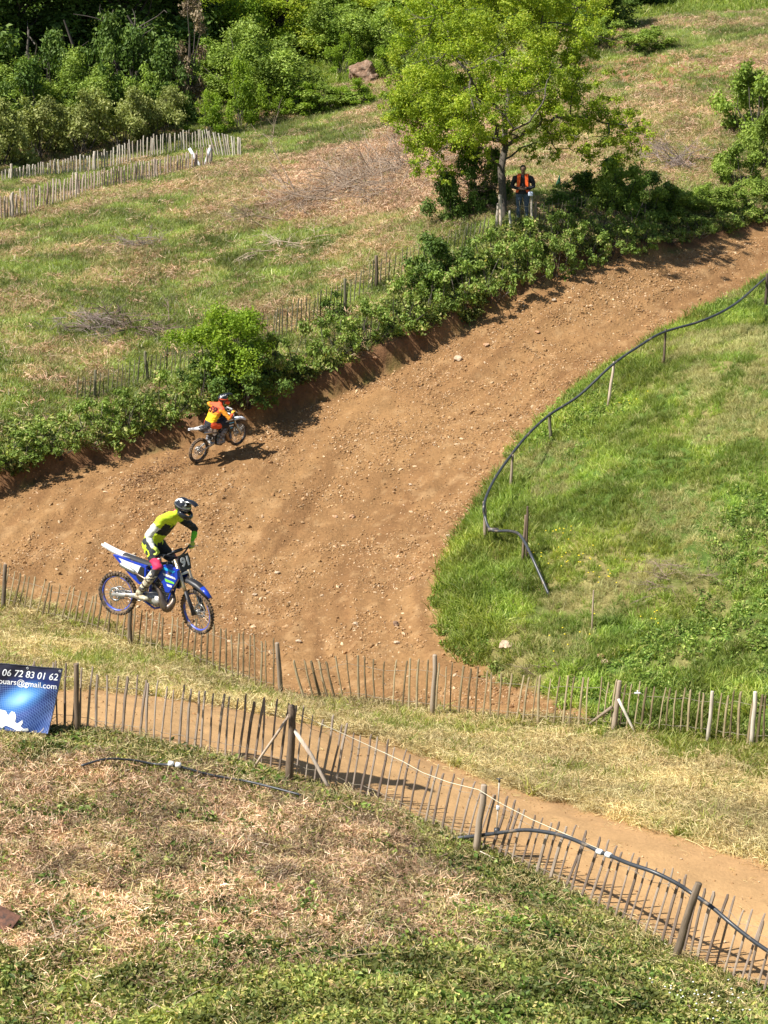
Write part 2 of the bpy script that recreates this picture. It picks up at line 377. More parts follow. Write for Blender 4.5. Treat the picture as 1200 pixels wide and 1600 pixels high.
def field_colour(X, Y):
    """what the soil and its cover are made of at each place"""
    n1 = fbm(X, Y, 2.6, 5, 50); n2 = fbm(X, Y, .6, 4, 51); n3 = fbm(X, Y, 7, 3, 52)
    green = col((.085, .135, .025)); dry = col((.27, .21, .09)); brown = col((.17, .095, .05)); red = col((.27, .135, .075)); straw = col((.40, .31, .13))
    def mixc(a, b, t): return a * (1 - t[..., None]) + b * t[..., None]
    c = mixc(np.broadcast_to(green, X.shape + (3,)), dry, smooth(.42, .62, n1) * .75)
    dthatch = dz(Z_THATCH, X, Y) + edge_n_f(X, Y) * 1.2; dfo = dz(Z_FORE, X, Y); dst = dz(Z_STRAW, X, Y); dmo = dz(Z_MOUND, X, Y)
    t = smooth(.3, -.2, dst); st = mixc(mixc(np.broadcast_to(straw, X.shape + (3,)), green, smooth(.62, .74, n1)), dry, smooth(.5, .7, n2) * .5); c = c * (1 - t[..., None]) + st * t[..., None]
    t = smooth(.1, -.2, dfo); ff = mixc(np.broadcast_to(col((.10, .12, .035)), X.shape + (3,)), brown * 1.1, smooth(.47, .6, n1)); c = c * (1 - t[..., None]) + ff * t[..., None]
    t = smooth(.4, -.5, dthatch); th = mixc(mixc(np.broadcast_to(col((.22, .13, .065)), X.shape + (3,)), col((.17, .085, .042)), smooth(.5, .64, n2)), dry, smooth(.55, .7, n1) * .6)
    c = c * (1 - t[..., None]) + th * t[..., None]
    for P, cc, k in ((Z_BARE1, col((.30, .20, .10)), .8), (Z_BARE2, red, 1), (Z_BARE3, col((.30, .22, .11)), .75)):
        t = smooth(.8, -1.0, dz(P, X, Y) + edge_n_f(X, Y) * 3.5) * k; c = c * (1 - t[..., None]) + cc * t[..., None]
    return c * (.82 + .36 * n2[..., None])
def edge_n_f(X, Y): return (fbm(X, Y, .9, 4, 41) - .5) * 1.1
COL = field_colour(MX, MY)
tr = smooth(.12, -.12, dT + edge_n * .5)
soil = col((.285, .160, .068)); soil2 = col((.215, .114, .048)); soil3 = col((.385, .238, .115))
n1 = fbm(MX, MY, 3.5, 4, 60); n2 = fbm(MX, MY, .25, 3, 61)
w2_ = dM + 1.3 * (fbm(MX, MY, 7, 3, 22) - .5); st_ = fbm(w2_ * 2.2, sB * .25, 1.0, 4, 62)
mo_ = np.clip(.55 * smooth(.48, .66, n1) + .75 * smooth(.50, .66, st_), 0, 1)
sc_ = soil * (1 - mo_[..., None]) + soil2 * mo_[..., None]
tt = smooth(.6, .74, n2)[..., None] * .6; sc_ = sc_ * (1 - tt) + soil3 * tt
COL = COL * (1 - tr[..., None]) + sc_ * tr[..., None]
tl = smooth(.12, -.12, dL + edge_n * .6); pale = col((.42, .258, .12)) * (.9 + .25 * fbm(MX, MY, 1.2, 4, 66))[..., None]
near_edge = smooth(-1.6, -.2, dL)[..., None]; pale = pale * (1 - .25 * near_edge) + col((.33, .18, .085)) * .25 * near_edge
COL = COL * (1 - tl[..., None]) + pale * tl[..., None]
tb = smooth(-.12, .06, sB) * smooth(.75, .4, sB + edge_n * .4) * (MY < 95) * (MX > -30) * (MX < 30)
bk = col((.17, .088, .043)) * (.7 + .6 * fbm(MX, MY, .3, 3, 70))[..., None]  # brown earth, darkened in colour to stand in for shade on the bank face
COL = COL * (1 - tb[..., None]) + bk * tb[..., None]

def ground_mat(name, bump, nscale, rough=.95, det=.25):
    m, nt, b = nodes(name); L = nt.links
    a = N(nt, 'ShaderNodeAttribute', attribute_name='gcol'); geo = N(nt, 'ShaderNodeNewGeometry')
    n = N(nt, 'ShaderNodeTexNoise', i_Scale=nscale, i_Detail=8.0, i_Roughness=.65); L.new(geo.outputs['Position'], n.inputs['Vector'])
    n2 = N(nt, 'ShaderNodeTexNoise', i_Scale=nscale * .13, i_Detail=4.0); L.new(geo.outputs['Position'], n2.inputs['Vector'])
    mr = N(nt, 'ShaderNodeMapRange', i_1=.3, i_2=.7, i_3=1 - det, i_4=1 + det); L.new(n.outputs[0], mr.inputs[0])
    mr2 = N(nt, 'ShaderNodeMapRange', i_1=.3, i_2=.7, i_3=.88, i_4=1.12); L.new(n2.outputs[0], mr2.inputs[0])
    mu = N(nt, 'ShaderNodeMath', operation='MULTIPLY'); L.new(mr.outputs[0], mu.inputs[0]); L.new(mr2.outputs[0], mu.inputs[1])
    vm = N(nt, 'ShaderNodeVectorMath', operation='SCALE'); L.new(a.outputs['Color'], vm.inputs[0]); L.new(mu.outputs[0], vm.inputs[3]); L.new(vm.outputs[0], b.inputs['Base Color'])
    b.inputs['Roughness'].default_value = rough; b.inputs['Specular IOR Level'].default_value = .15
    bp = N(nt, 'ShaderNodeBump', i_Strength=bump, i_Distance=.06); L.new(n.outputs[0], bp.inputs['Height']); L.new(bp.outputs[0], b.inputs['Normal'])
    return m
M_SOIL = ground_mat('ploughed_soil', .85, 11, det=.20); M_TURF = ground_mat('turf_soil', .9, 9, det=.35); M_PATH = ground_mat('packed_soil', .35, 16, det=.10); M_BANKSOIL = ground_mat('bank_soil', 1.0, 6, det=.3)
ny, nx = MX.shape
idx = np.arange(ny * nx).reshape(ny, nx)
FQ = np.stack([idx[:-1, :-1], idx[:-1, 1:], idx[1:, 1:], idx[1:, :-1]], -1).reshape(-1, 4)
def fc(a): return ((a[:-1, :-1] + a[1:, 1:]) / 2).ravel()
ft, fl, fm, fs, fb, fy_, fx_ = fc(dT), fc(dL), fc(dM), fc(dS), fc(sB), fc(MY), fc(MX)
cls = np.zeros(len(FQ), int)                             # 0 hillside
cls[(fb < 0) & (fy_ < 45)] = 5; cls[fs < 0] = 4; cls[fm < 0] = 3
cls[dz(Z_FORE, fx_, fy_) < 0] = 5
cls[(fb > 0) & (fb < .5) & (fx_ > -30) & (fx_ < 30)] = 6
cls[ft < 0] = 1; cls[fl < 0] = 2
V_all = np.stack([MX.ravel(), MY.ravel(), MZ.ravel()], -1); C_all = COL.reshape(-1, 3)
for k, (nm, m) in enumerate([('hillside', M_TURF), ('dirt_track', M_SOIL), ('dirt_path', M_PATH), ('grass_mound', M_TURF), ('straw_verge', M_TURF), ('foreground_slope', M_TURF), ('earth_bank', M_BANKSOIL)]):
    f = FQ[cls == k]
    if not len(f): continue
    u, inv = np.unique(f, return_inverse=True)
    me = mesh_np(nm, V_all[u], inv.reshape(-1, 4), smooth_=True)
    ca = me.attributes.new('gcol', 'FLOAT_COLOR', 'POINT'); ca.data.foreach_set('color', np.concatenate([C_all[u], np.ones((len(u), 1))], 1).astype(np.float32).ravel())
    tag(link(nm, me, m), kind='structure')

# ------------------------------------------------------------------ scatter of instanced ground cover
def scatter(name, label, cat, protos, X, Y, scl, tint, dz_=0.0, tilt=.25, flat=False, kind='stuff', follow=0.0):
    n = len(X); Z = hgt(X, Y) + dz_
    me = bpy.data.meshes.new(name); me.vertices.add(n); me.vertices.foreach_set('co', np.stack([X, Y, Z], -1).astype(np.float32).ravel())
    e = .3; gxn = (hgt(X + e, Y) - hgt(X - e, Y)) / (2 * e); gyn = (hgt(X, Y + e) - hgt(X, Y - e)) / (2 * e)
    gxn = np.clip(gxn, -1.2, 1.2); gyn = np.clip(gyn, -1.2, 1.2)
    rot = np.stack([np.arctan(gyn) * follow + rng.normal(0, tilt, n), -np.arctan(gxn) * follow + rng.normal(0, tilt, n), rng.uniform(0, 2 * PI, n)], -1)
    # spin first, then lean: Blender's XYZ euler turns x, y, z in that order, so fold the spin into the lean axes
    ca, sa = np.cos(rot[:, 2]), np.sin(rot[:, 2]); ax = rot[:, 0] * ca + rot[:, 1] * sa; ay = -rot[:, 0] * sa + rot[:, 1] * ca; rot[:, 0] = ax; rot[:, 1] = ay
    def A(nm, ty, arr, key): a = me.attributes.new(nm, ty, 'POINT'); a.data.foreach_set(key, arr)
    A('rot', 'FLOAT_VECTOR', rot.astype(np.float32).ravel(), 'vector'); A('scl', 'FLOAT', np.asarray(scl, np.float32), 'value')
    A('idx', 'INT', rng.integers(0, len(protos), n).astype(np.int32), 'value')
    t4 = np.concatenate([np.asarray(tint, float), np.ones((n, 1))], 1); A('tint', 'FLOAT_COLOR', t4.astype(np.float32).ravel(), 'color')
    o = link(name, me)
    tag(o, label, cat, kind=kind)
    col_ = bpy.data.collections.new(name + '_source')
    for i, p in enumerate(protos):
        q = bpy.data.objects.new('%s_%02d' % (name, i), p); col_.objects.link(q)
    ng = bpy.data.node_groups.new(name, 'GeometryNodeTree')
    ng.interface.new_socket('Geometry', in_out='INPUT', socket_type='NodeSocketGeometry'); ng.interface.new_socket('Geometry', in_out='OUTPUT', socket_type='NodeSocketGeometry')
    gi = ng.nodes.new('NodeGroupInput'); go = ng.nodes.new('NodeGroupOutput'); L = ng.links
    mp = ng.nodes.new('GeometryNodeMeshToPoints'); ip = ng.nodes.new('GeometryNodeInstanceOnPoints'); ci = ng.nodes.new('GeometryNodeCollectionInfo')
    ci.inputs[0].default_value = col_; ci.inputs['Separate Children'].default_value = True; ci.inputs['Reset Children'].default_value = True
    def na(nm, ty): q = ng.nodes.new('GeometryNodeInputNamedAttribute'); q.data_type = ty; q.inputs[0].default_value = nm; return q.outputs[0]
    er = ng.nodes.new('FunctionNodeEulerToRotation'); L.new(na('rot', 'FLOAT_VECTOR'), er.inputs[0])
    L.new(gi.outputs[0], mp.inputs[0]); L.new(mp.outputs[0], ip.inputs['Points']); L.new(ci.outputs[0], ip.inputs['Instance']); ip.inputs['Pick Instance'].default_value = True
    L.new(na('idx', 'INT'), ip.inputs['Instance Index']); L.new(er.outputs[0], ip.inputs['Rotation']); L.new(na('scl', 'FLOAT'), ip.inputs['Scale']); L.new(ip.outputs[0], go.inputs[0])
    md = o.modifiers.new('scatter', 'NODES'); md.node_group = ng
    return o

def blades(n, h, wd, spread, lean, seed, droop=.5, lie=0.0, dens_c=1.0):
    r = np.random.default_rng(seed); V = []; Fc = []; S = []
    for i in range(n):
        a = r.uniform(0, 2 * PI); rr = spread * r.uniform(0, 1) ** dens_c; x, y = rr * math.cos(a), rr * math.sin(a); hh = h * r.uniform(.5, 1.15); ww = wd * r.uniform(.7, 1.3)
        la = r.uniform(0, 2 * PI); l = lean * r.uniform(.2, 1.2) + lie; f = r.uniform(0, PI); fx, fy = math.cos(f) * ww / 2, math.sin(f) * ww / 2
        b = len(V); sh = r.uniform(0, 1)
        z = -.02
        el = PI / 2 - l
        dx, dy = math.cos(la), math.sin(la)
        p0 = np.array([x, y, z]); p1 = p0 + hh * .55 * np.array([dx * math.cos(el), dy * math.cos(el), math.sin(el)])
        el2 = el - droop * r.uniform(.3, 1.3); p2 = p1 + hh * .45 * np.array([dx * math.cos(el2), dy * math.cos(el2), math.sin(el2)])
        q = np.array([fx, fy, 0]); V += [p0 - q, p0 + q, p1 + q * .8, p1 - q * .8, p2 + q * .15, p2 - q * .15]; Fc += [(b, b + 1, b + 2, b + 3), (b + 3, b + 2, b + 4, b + 5)]; S += [sh] * 6
    return mesh_np('blades', V, Fc, S)
def leaves(n, R, H, ls, seed, up_=.5, aspect=.55, shell=.5, fold=.25):
    """n leaves spread through a low dome of radius R and height H"""
    r = np.random.default_rng(seed); V = []; Fc = []; S = []
    for i in range(n):
        a = r.uniform(0, 2 * PI); u = r.uniform(0, 1) ** shell; th = math.acos(r.uniform(0, 1)); x = R * u * math.sin(th) * math.cos(a); y = R * u * math.sin(th) * math.sin(a); z = H * u * math.cos(th) * r.uniform(.5, 1)
        nrm = np.array([r.normal(0, 1), r.normal(0, 1), r.normal(0, 1) + up_ * 2.5]); nrm /= np.linalg.norm(nrm)
        t = np.cross(nrm, r.normal(0, 1, 3)); t /= np.linalg.norm(t); q = np.cross(nrm, t); s = ls * r.uniform(.6, 1.3); c = np.array([x, y, z]); b = len(V)
        V += [c - t * s / 2, c + q * s * aspect / 2 + nrm * s * fold * .5, c + t * s / 2, c - q * s * aspect / 2 + nrm * s * fold * .5]; Fc.append((b, b + 1, b + 2, b + 3)); S += [r.uniform(0, 1)] * 4
    return mesh_np('leaves', V, Fc, S)
def strands(n, R, L_, wd, seed, H=.06, el=.25):
    """dead stalks lying about"""
    r = np.random.default_rng(seed); V = []; Fc = []; S = []
    for i in range(n):
        x, y = r.uniform(-R, R, 2); z = r.uniform(0, H); a = r.uniform(0, 2 * PI); e = r.normal(0, el); l = L_ * r.uniform(.4, 1.3); d = np.array([math.cos(a) * math.cos(e), math.sin(a) * math.cos(e), math.sin(e)])
        q = np.cross(d, r.normal(0, 1, 3)); q *= wd * r.uniform(.6, 1.4) / 2 / np.linalg.norm(q); c = np.array([x, y, z]); b = len(V); k = np.array([0, 0, l * .12 * r.uniform(-1, 1)])
        V += [c - d * l / 2 - q, c - d * l / 2 + q, c + q + k, c - q + k, c + d * l / 2 + q * .6, c + d * l / 2 - q * .6]; Fc += [(b, b + 1, b + 2, b + 3), (b + 3, b + 2, b + 4, b + 5)]; S += [r.uniform(0, 1)] * 6
    return mesh_np('strands', V, Fc, S)
def stones(seed, r0=1.0, ang=.35):
    import bmesh
    bm = bmesh.new(); bmesh.ops.create_icosphere(bm, subdivisions=1, radius=r0); r = np.random.default_rng(seed); sc = r.uniform(.55, 1.2, 3); sc[2] *= .6
    for v in bm.verts: v.co = Vector([v.co[i] * sc[i] * (1 + r.normal(0, ang * .5)) for i in range(3)])
    me = bpy.data.meshes.new('stone'); bm.to_mesh(me); bm.free()
    a = me.attributes.new('shade', 'FLOAT', 'POINT'); a.data.foreach_set('value', np.full(len(me.vertices), r.uniform(0, 1), np.float32)); return me
def withmat(ps, m):
    for p in ps: p.materials.append(m)
    return ps
G_ = leafmat('green_grass', [(0, (.15, .20, .04)), (.45, (.25, .315, .065)), (.8, (.37, .41, .12)), (1, (.52, .47, .26))], trans=.42, wscale=.5, wvar=.22)
D_ = leafmat('dry_grass', [(0, (.36, .27, .13)), (.4, (.56, .45, .22)), (.8, (.74, .62, .34)), (1, (.26, .18, .09))], trans=.15)
B_ = leafmat('dead_thatch', [(0, (.25, .145, .085)), (.3, (.42, .27, .16)), (.75, (.57, .40, .25)), (1, (.74, .60, .42))], trans=.05)
L_ = leafmat('ground_leaves', [(0, (.095, .135, .032)), (.5, (.185, .235, .060)), (.85, (.29, .33, .085)), (1, (.44, .37, .18))], trans=.3, wscale=.9, wvar=.3)
K_ = leafmat('clod', [(0, (.21, .115, .048)), (.4, (.31, .178, .080)), (.8, (.44, .28, .145)), (1, (.68, .52, .35))], trans=0, rough=.95, wvar=.1)
tall = withmat([blades(24, .26, .018, .13, .65, 100 + i) for i in range(5)], G_)
short = withmat([blades(26, .15, .016, .16, .8, 120 + i) for i in range(5)], G_)
dryt = withmat([blades(40, .20, .008, .16, .8, 140 + i) for i in range(5)], D_)
strw = withmat([strands(64, .20, .17, .0065, 160 + i, H=.08, el=.45) for i in range(6)], D_)
thch = withmat([strands(64, .20, .14, .0075, 180 + i, H=.08, el=.5) for i in range(6)], B_)
plnt = withmat([leaves(46, .17, .19, .068, 200 + i, up_=.6) for i in range(6)], L_)
plnb = withmat([leaves(26, .16, .20, .085, 220 + i) for i in range(5)], L_)
clod = withmat([stones(240 + i) for i in range(7)], K_)

def cand(n, x0, x1, y0, y1):
    return rng.uniform(x0, x1, n), rng.uniform(y0, y1, n)
def cand_fan(n, y0, y1, mx=1.30, dens_pow=0):
    """uniform over the ground the view fan covers, with a margin either side"""
    n = int(n * 1.14); mx = mx * 1.14
    Y = np.sqrt(rng.uniform(y0 ** 2, y1 ** 2, n)); X = rng.uniform(-1, 1, n) * Y * .1942 * mx; return X, Y
def tint(n, base=(1, 1, 1), v=.15, hue=.08):
    t = np.ones((n, 3)) * np.array(base); t *= rng.uniform(1 - v, 1 + v, (n, 1)); t[:, 0] *= rng.uniform(1 - hue, 1 + hue, n); t[:, 2] *= rng.uniform(1 - hue, 1 + hue, n); return t
def sel(m, *a): return [q[m] for q in a]

# -- the mound on the right: bright tall grass, some dry, some leafy
X, Y = cand_fan(120000, 34, 82); X = X + 0
dmo = dz(Z_MOUND, X, Y); dtk = dz(Z_TRACK, X, Y); m = (dmo < .12) & (dtk > -.12 + rng.normal(0, .12, len(X))); X, Y, dmo = sel(m, X, Y, dmo)
n1 = fbm(X, Y, 2.2, 4, 80); n2 = fbm(X, Y, 4.5, 3, 81)
edge = smooth(-3.2, -.2, dmo)
k = rng.uniform(0, 1, len(X)) < .70
isdry = rng.uniform(0, 1, len(X)) < smooth(.47, .62, n1 - .10 * edge) * .72 + .06
leafy = (~isdry) & (rng.uniform(0, 1, len(X)) < smooth(.47, .6, n2) * .6)
g = k & ~isdry & ~leafy; q = sel(g, X, Y, edge, n1)
tn = tint(len(q[0]), (1.0, 1.06, .9)); tn *= (.70 + .72 * smooth(.3, .7, fbm(q[0], q[1], .9, 4, 82, .6)))[:, None]; tn[:, 0] *= .85 + .3 * fbm(q[0], q[1], 2.3, 3, 83)
scatter('mound_grass', 'bright green grass covering the mound beside the track', 'grass', tall, q[0], q[1], .75 + .55 * q[2] + rng.uniform(-.2, .3, len(q[0])) - .35 * smooth(.45, .6, q[3]), tn, follow=.5)
q = sel(k & isdry, X, Y); scatter('dry_mound_grass', 'dry yellow grass patches on the green mound', 'grass', dryt, q[0], q[1], rng.uniform(.7, 1.3, len(q[0])), tint(len(q[0]), (.70, .82, .62)), follow=.5)
q = sel(k & leafy, X, Y); scatter('mound_weeds', 'low leafy weeds among the grass of the mound', 'weeds', plnb, q[0], q[1], rng.uniform(.6, 1.25, len(q[0])), tint(len(q[0]), (.95, 1.15, .8), .25), follow=.6)

# -- the field above the bank
X, Y = cand_fan(150000, 52, 112, 1.22)
s, _ = bank_s(X, Y); m = (s > .35) & (dz(Z_MOUND, X, Y) > 0); X, Y, s = sel(m, X, Y, s)
b1 = dz(Z_BARE1, X, Y) + edge_n_f(X, Y) * 3.5; b2 = dz(Z_BARE2, X, Y) + edge_n_f(X, Y) * 3; b3 = dz(Z_BARE3, X, Y) + edge_n_f(X, Y) * 3.5
n1 = fbm(X, Y, 3.0, 4, 90); n2 = fbm(X, Y, 1.2, 3, 91); u = rng.uniform(0, 1, len(X))
pdry = np.clip(.10 + .60 * smooth(.45, .62, n1), 0, 1); pdry = np.maximum(pdry, smooth(1, -1.0, b1) * .80); pdry = np.maximum(pdry, smooth(1, -1, b3) * .72)
bare = smooth(.3, -.4, b2) * .75 + smooth(.5, -1, b1) * .35
keep = rng.uniform(0, 1, len(X)) > bare; dry = u < pdry; brn = dry & (rng.uniform(0, 1, len(X)) < .25 + .5 * smooth(.5, -1, b1))
q = sel(keep & ~dry, X, Y); tn = tint(len(q[0]), (1.08, 1.08, 1.35), .22) * (.62 + .75 * smooth(.3, .7, fbm(q[0], q[1], 1.2, 4, 92, .6)))[:, None]
scatter('field_grass', 'pale green grass on the hillside above the track', 'grass', short, q[0], q[1], rng.uniform(.9, 1.9, len(q[0])), tn, follow=.6)
q = sel(keep & dry & ~brn, X, Y); scatter('dry_field_grass', 'dry straw coloured grass on the upper hillside', 'grass', dryt, q[0], q[1], rng.uniform(.7, 1.5, len(q[0])), tint(len(q[0]), (.80, .86, .74), .2), follow=.6)
q = sel(dry & brn, X, Y); scatter('cut_twigs', 'dead brown cuttings strewn over the upper hillside', 'dead twigs', thch, q[0], q[1], rng.uniform(.8, 1.8, len(q[0])), tint(len(q[0]), (1.05, 1.0, 1.0), .2), follow=1)

# -- straw verge between the two fences
X, Y = cand_fan(60000, 30, 49, 1.35); ds = dz(Z_STRAW, X, Y); m = (ds < .25) & (dz(Z_LOWER, X, Y) > rng.normal(-.02, .12, len(X))); X, Y, ds = sel(m, X, Y, ds)
n1 = fbm(X, Y, 1.5, 4, 95); u = rng.uniform(0, 1, len(X)); left = smooth(-2, -6, X); top = smooth(-1.2, -.05, np.maximum(ds, dz(Z_STRAW, X, Y))) * (dz(Z_LOWER, X, Y) > 1.2)
gr = u < np.clip(.10 + .70 * smooth(.58, .70, n1) + .35 * top * (n1 > .42) + .15 * left, 0, .95); k = rng.uniform(0, 1, len(X)) < .8
q = sel(~gr & k, X, Y); scatter('cut_straw', 'pale cut straw lying on the verge between the two fences', 'straw', strw + dryt[:2], q[0], q[1], rng.uniform(.7, 1.4, len(q[0])), tint(len(q[0]), (1.0, 1.0, .95), .15), follow=1)
q = sel(gr & k, X, Y); scatter('verge_grass', 'green grass growing through the straw along the fence', 'grass', short + tall[:1], q[0], q[1], rng.uniform(.7, 1.5, len(q[0])), tint(len(q[0]), (1.12, 1.05, 1.0), .18), follow=.6)

# -- the near slope: thatch in the middle, leafy ground cover all round
X, Y = cand_fan(110000, 18, 34.5, 1.30); df = dz(Z_FORE, X, Y); m = (df < .22 + rng.normal(0, .06, len(X))) & (dz(Z_LOWER, X, Y) > .0); X, Y, df = sel(m, X, Y, df)
dth = dz(Z_THATCH, X, Y) + edge_n_f(X, Y) * 1.4; n1 = fbm(X, Y, .9, 4, 97); n2 = fbm(X, Y, 1.6, 4, 98); u = rng.uniform(0, 1, len(X))
pl = np.clip(smooth(-.5, 1.0, dth) * (.95 + 1.2 * (n1 - .5)) - .45 * smooth(.54, .64, n2) + .22 * smooth(.56, .66, n1), 0.02, .98)
pl = np.clip(pl + .45 * smooth(.5, 4.0, X) * smooth(-2.5, .5, dth) + .12 + .10 * smooth(.55, .65, fbm(X, Y, .5, 3, 131)), 0, .98); thin = rng.uniform(0, 1, len(X)) < .35 * smooth(.52, .64, fbm(X, Y, .55, 3, 132)); lf = u < pl; u2 = rng.uniform(0, 1, len(X)); near = smooth(26.5, 22, Y)
q = sel(lf & (u2 < .9), X, Y, near); tn = tint(len(q[0]), (1.1, 1.0, 1.0), .25) * (.60 + .95 * smooth(.3, .7, fbm(q[0], q[1], .6, 4, 99, .6)))[:, None]
scatter('ground_ivy', 'leafy green ground cover on the near slope', 'ground cover', plnt, q[0], q[1], rng.uniform(.6, 1.15, len(q[0])) + .25 * q[2], tn, follow=.8)
q = sel(~lf & ~thin, X, Y, dth); gold = smooth(1.4, -.2, q[2]); tn = tint(len(q[0]), (1.03, 1, 1), .22) * (.48 + .95 * smooth(.3, .7, fbm(q[0], q[1], .5, 4, 130, .6)))[:, None]
scatter('thatch', 'brown dead stalks matted on the near slope', 'dead grass', thch, q[0], q[1], rng.uniform(.6, 1.2, len(q[0])), tn, follow=1)
k = (rng.uniform(0, 1, len(X)) < .55 * smooth(.50, .62, fbm(X, Y, 1.1, 3, 140)) * np.clip(smooth(24.5, 21.5, Y) + .45 * smooth(.4, 2.0, dth) + .10, 0, 1)); q = sel(k, X, Y)
tn = tint(len(q[0]), (.62, .80, .62), .3) * (.55 + .9 * smooth(.3, .7, fbm(q[0], q[1], .5, 3, 141)))[:, None]
scatter('low_brambles', 'darker leafy brambles creeping over the near slope', 'ground cover', plnb, q[0], q[1], rng.uniform(.7, 1.35, len(q[0])), tn, follow=.7)
k = (u2 > .86) | ((df > -.9) & (u2 > .72)); q = sel(k, X, Y); scatter('slope_straw', 'pale straw stalks scattered on the near slope', 'straw', strw, q[0], q[1], rng.uniform(.7, 1.3, len(q[0])), tint(len(q[0]), (.88, .9, .85), .15), follow=1)
k = (df > -1.3) & (u2 < .30 * (n1 > .45)); q = sel(k, X, Y); scatter('slope_grass', 'green grass at the foot of the near fence', 'grass', short, q[0], q[1], rng.uniform(.8, 1.3, len(q[0])), tint(len(q[0]), (.95, .95, .9), .18), follow=.6)

# -- brambles trailing over the lip of the bank, and straw trodden into the path edge
X = rng.uniform(-18, 17, 90000); Y = rng.uniform(45, 84, 90000); s, _ = bank_s(X, Y); n1 = fbm(X, Y, 1.6, 4, 150)
m = (s > .12 + .35 * rng.uniform(0, 1, len(X)) * (n1 < .5)) & (s < 1.3 + 3.2 * (n1 - .42)) & (fbm(X, Y, .9, 3, 152) > .36); X, Y, s = sel(m, X, Y, s); X, Y, s = sel(rng.uniform(0, 1, len(X)) < .95, X, Y, s)
scatter('bank_brambles', 'tangled leafy brambles trailing over the lip of the earth bank', 'brambles', plnb, X, Y, rng.uniform(.7, 1.9, len(X)), tint(len(X), (1.02, 1.02, .95), .35) * (.55 + .85 * smooth(.3, .7, fbm(X, Y, .7, 3, 151)))[:, None], tilt=.5, follow=.5)
X, Y = cand_fan(30000, 26, 42, 1.3); dl = dz(Z_LOWER, X, Y); m = (dl < 0) & (rng.uniform(0, 1, len(X)) < .30 * smooth(-.9, 0, dl) + .012); X, Y = sel(m, X, Y)
scatter('path_straw', 'loose straw trodden into the edges of the dirt path', 'straw', withmat([strands(7, .12, .12, .006, 300 + i, H=.015, el=.1) for i in range(4)], D_), X, Y, rng.uniform(.7, 1.3, len(X)), tint(len(X), (.9, .88, .8)), follow=1)
# -- clods and stones on the tracks
X, Y = cand_fan(420000, 38, 82, 1.3); m = dz(Z_TRACK, X, Y) < -.05; X, Y = sel(m, X, Y); n1 = fbm(X, Y, 1.6, 3, 105); k = rng.uniform(0, 1, len(X)) < .18 + .95 * smooth(.38, .66, n1); X, Y = sel(k, X, Y)
sz = np.minimum(.013 + rng.exponential(.0115, len(X)), .08)
scatter('soil_clods', 'brown clods and small stones covering the dirt track', 'gravel', clod, X, Y, sz, tint(len(X), (1, 1, 1), .16, .04), tilt=.6)
X, Y = cand_fan(22000, 26, 46, 1.35); m = dz(Z_LOWER, X, Y) < -.05; X, Y = sel(m, X, Y); k = rng.uniform(0, 1, len(X)) < .45
X, Y = sel(k, X, Y); scatter('path_pebbles', 'small pebbles on the pale dirt path', 'gravel', clod, X, Y, np.minimum(.007 + rng.exponential(.007, len(X)), .04), tint(len(X), (1.1, 1.1, 1.1), .15, .04), tilt=.6)
# ------------------------------------------------------------------ wood and fence builders
def woodmat(name, a, b_, c):
    m, nt, b = nodes(name); L = nt.links
    tc = N(nt, 'ShaderNodeTexCoord'); mp = N(nt, 'ShaderNodeMapping'); mp.inputs['Scale'].default_value = (30, 30, 3); L.new(tc.outputs['Object'], mp.inputs[0])
    n = N(nt, 'ShaderNodeTexNoise', i_Scale=1.0, i_Detail=6.0, i_Roughness=.6); L.new(mp.outputs[0], n.inputs['Vector'])
    oi = N(nt, 'ShaderNodeObjectInfo'); ad = N(nt, 'ShaderNodeMath', operation='MULTIPLY_ADD', i_1=.5, i_2=-.22); L.new(oi.outputs['Random'], ad.inputs[0])
    a2 = N(nt, 'ShaderNodeMath', operation='ADD'); L.new(n.outputs[0], a2.inputs[0]); L.new(ad.outputs[0], a2.inputs[1])
    r = ramp(nt, [(.25, a), (.5, b_), (.8, c)]); L.new(a2.outputs[0], r.inputs[0]); L.new(r.outputs[0], b.inputs['Base Color']); b.inputs['Roughness'].default_value = .85
    bp = N(nt, 'ShaderNodeBump', i_Strength=.6, i_Distance=.008); L.new(n.outputs[0], bp.inputs['Height']); L.new(bp.outputs[0], b.inputs['Normal'])
    return m
M_WOOD = woodmat('weathered_chestnut', (.19, .14, .11), (.35, .27, .215), (.56, .46, .37))
M_WOOD_O = woodmat('olive_chestnut', (.16, .12, .065), (.33, .255, .145), (.54, .44, .27))
M_WOOD_G = woodmat('grey_post_wood', (.12, .09, .06), (.23, .175, .125), (.38, .30, .22))
M_WOOD_W = woodmat('bleached_wood', (.26, .22, .18), (.45, .39, .32), (.66, .60, .51))
M_WOOD_B = woodmat('bark_brown_wood', (.07, .05, .035), (.15, .105, .07), (.27, .20, .14))
M_WOOD_P = woodmat('peeled_branch', (.34, .25, .18), (.56, .44, .34), (.76, .65, .54))
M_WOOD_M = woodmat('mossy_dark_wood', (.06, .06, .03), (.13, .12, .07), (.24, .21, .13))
M_WIRE = mat('galvanised_wire', (.34, .29, .22), .6, .3)
M_WHITE = mat('white_plastic', (.80, .82, .84), .4)
M_STRING = mat('pale_twine', (.75, .70, .52), .8)

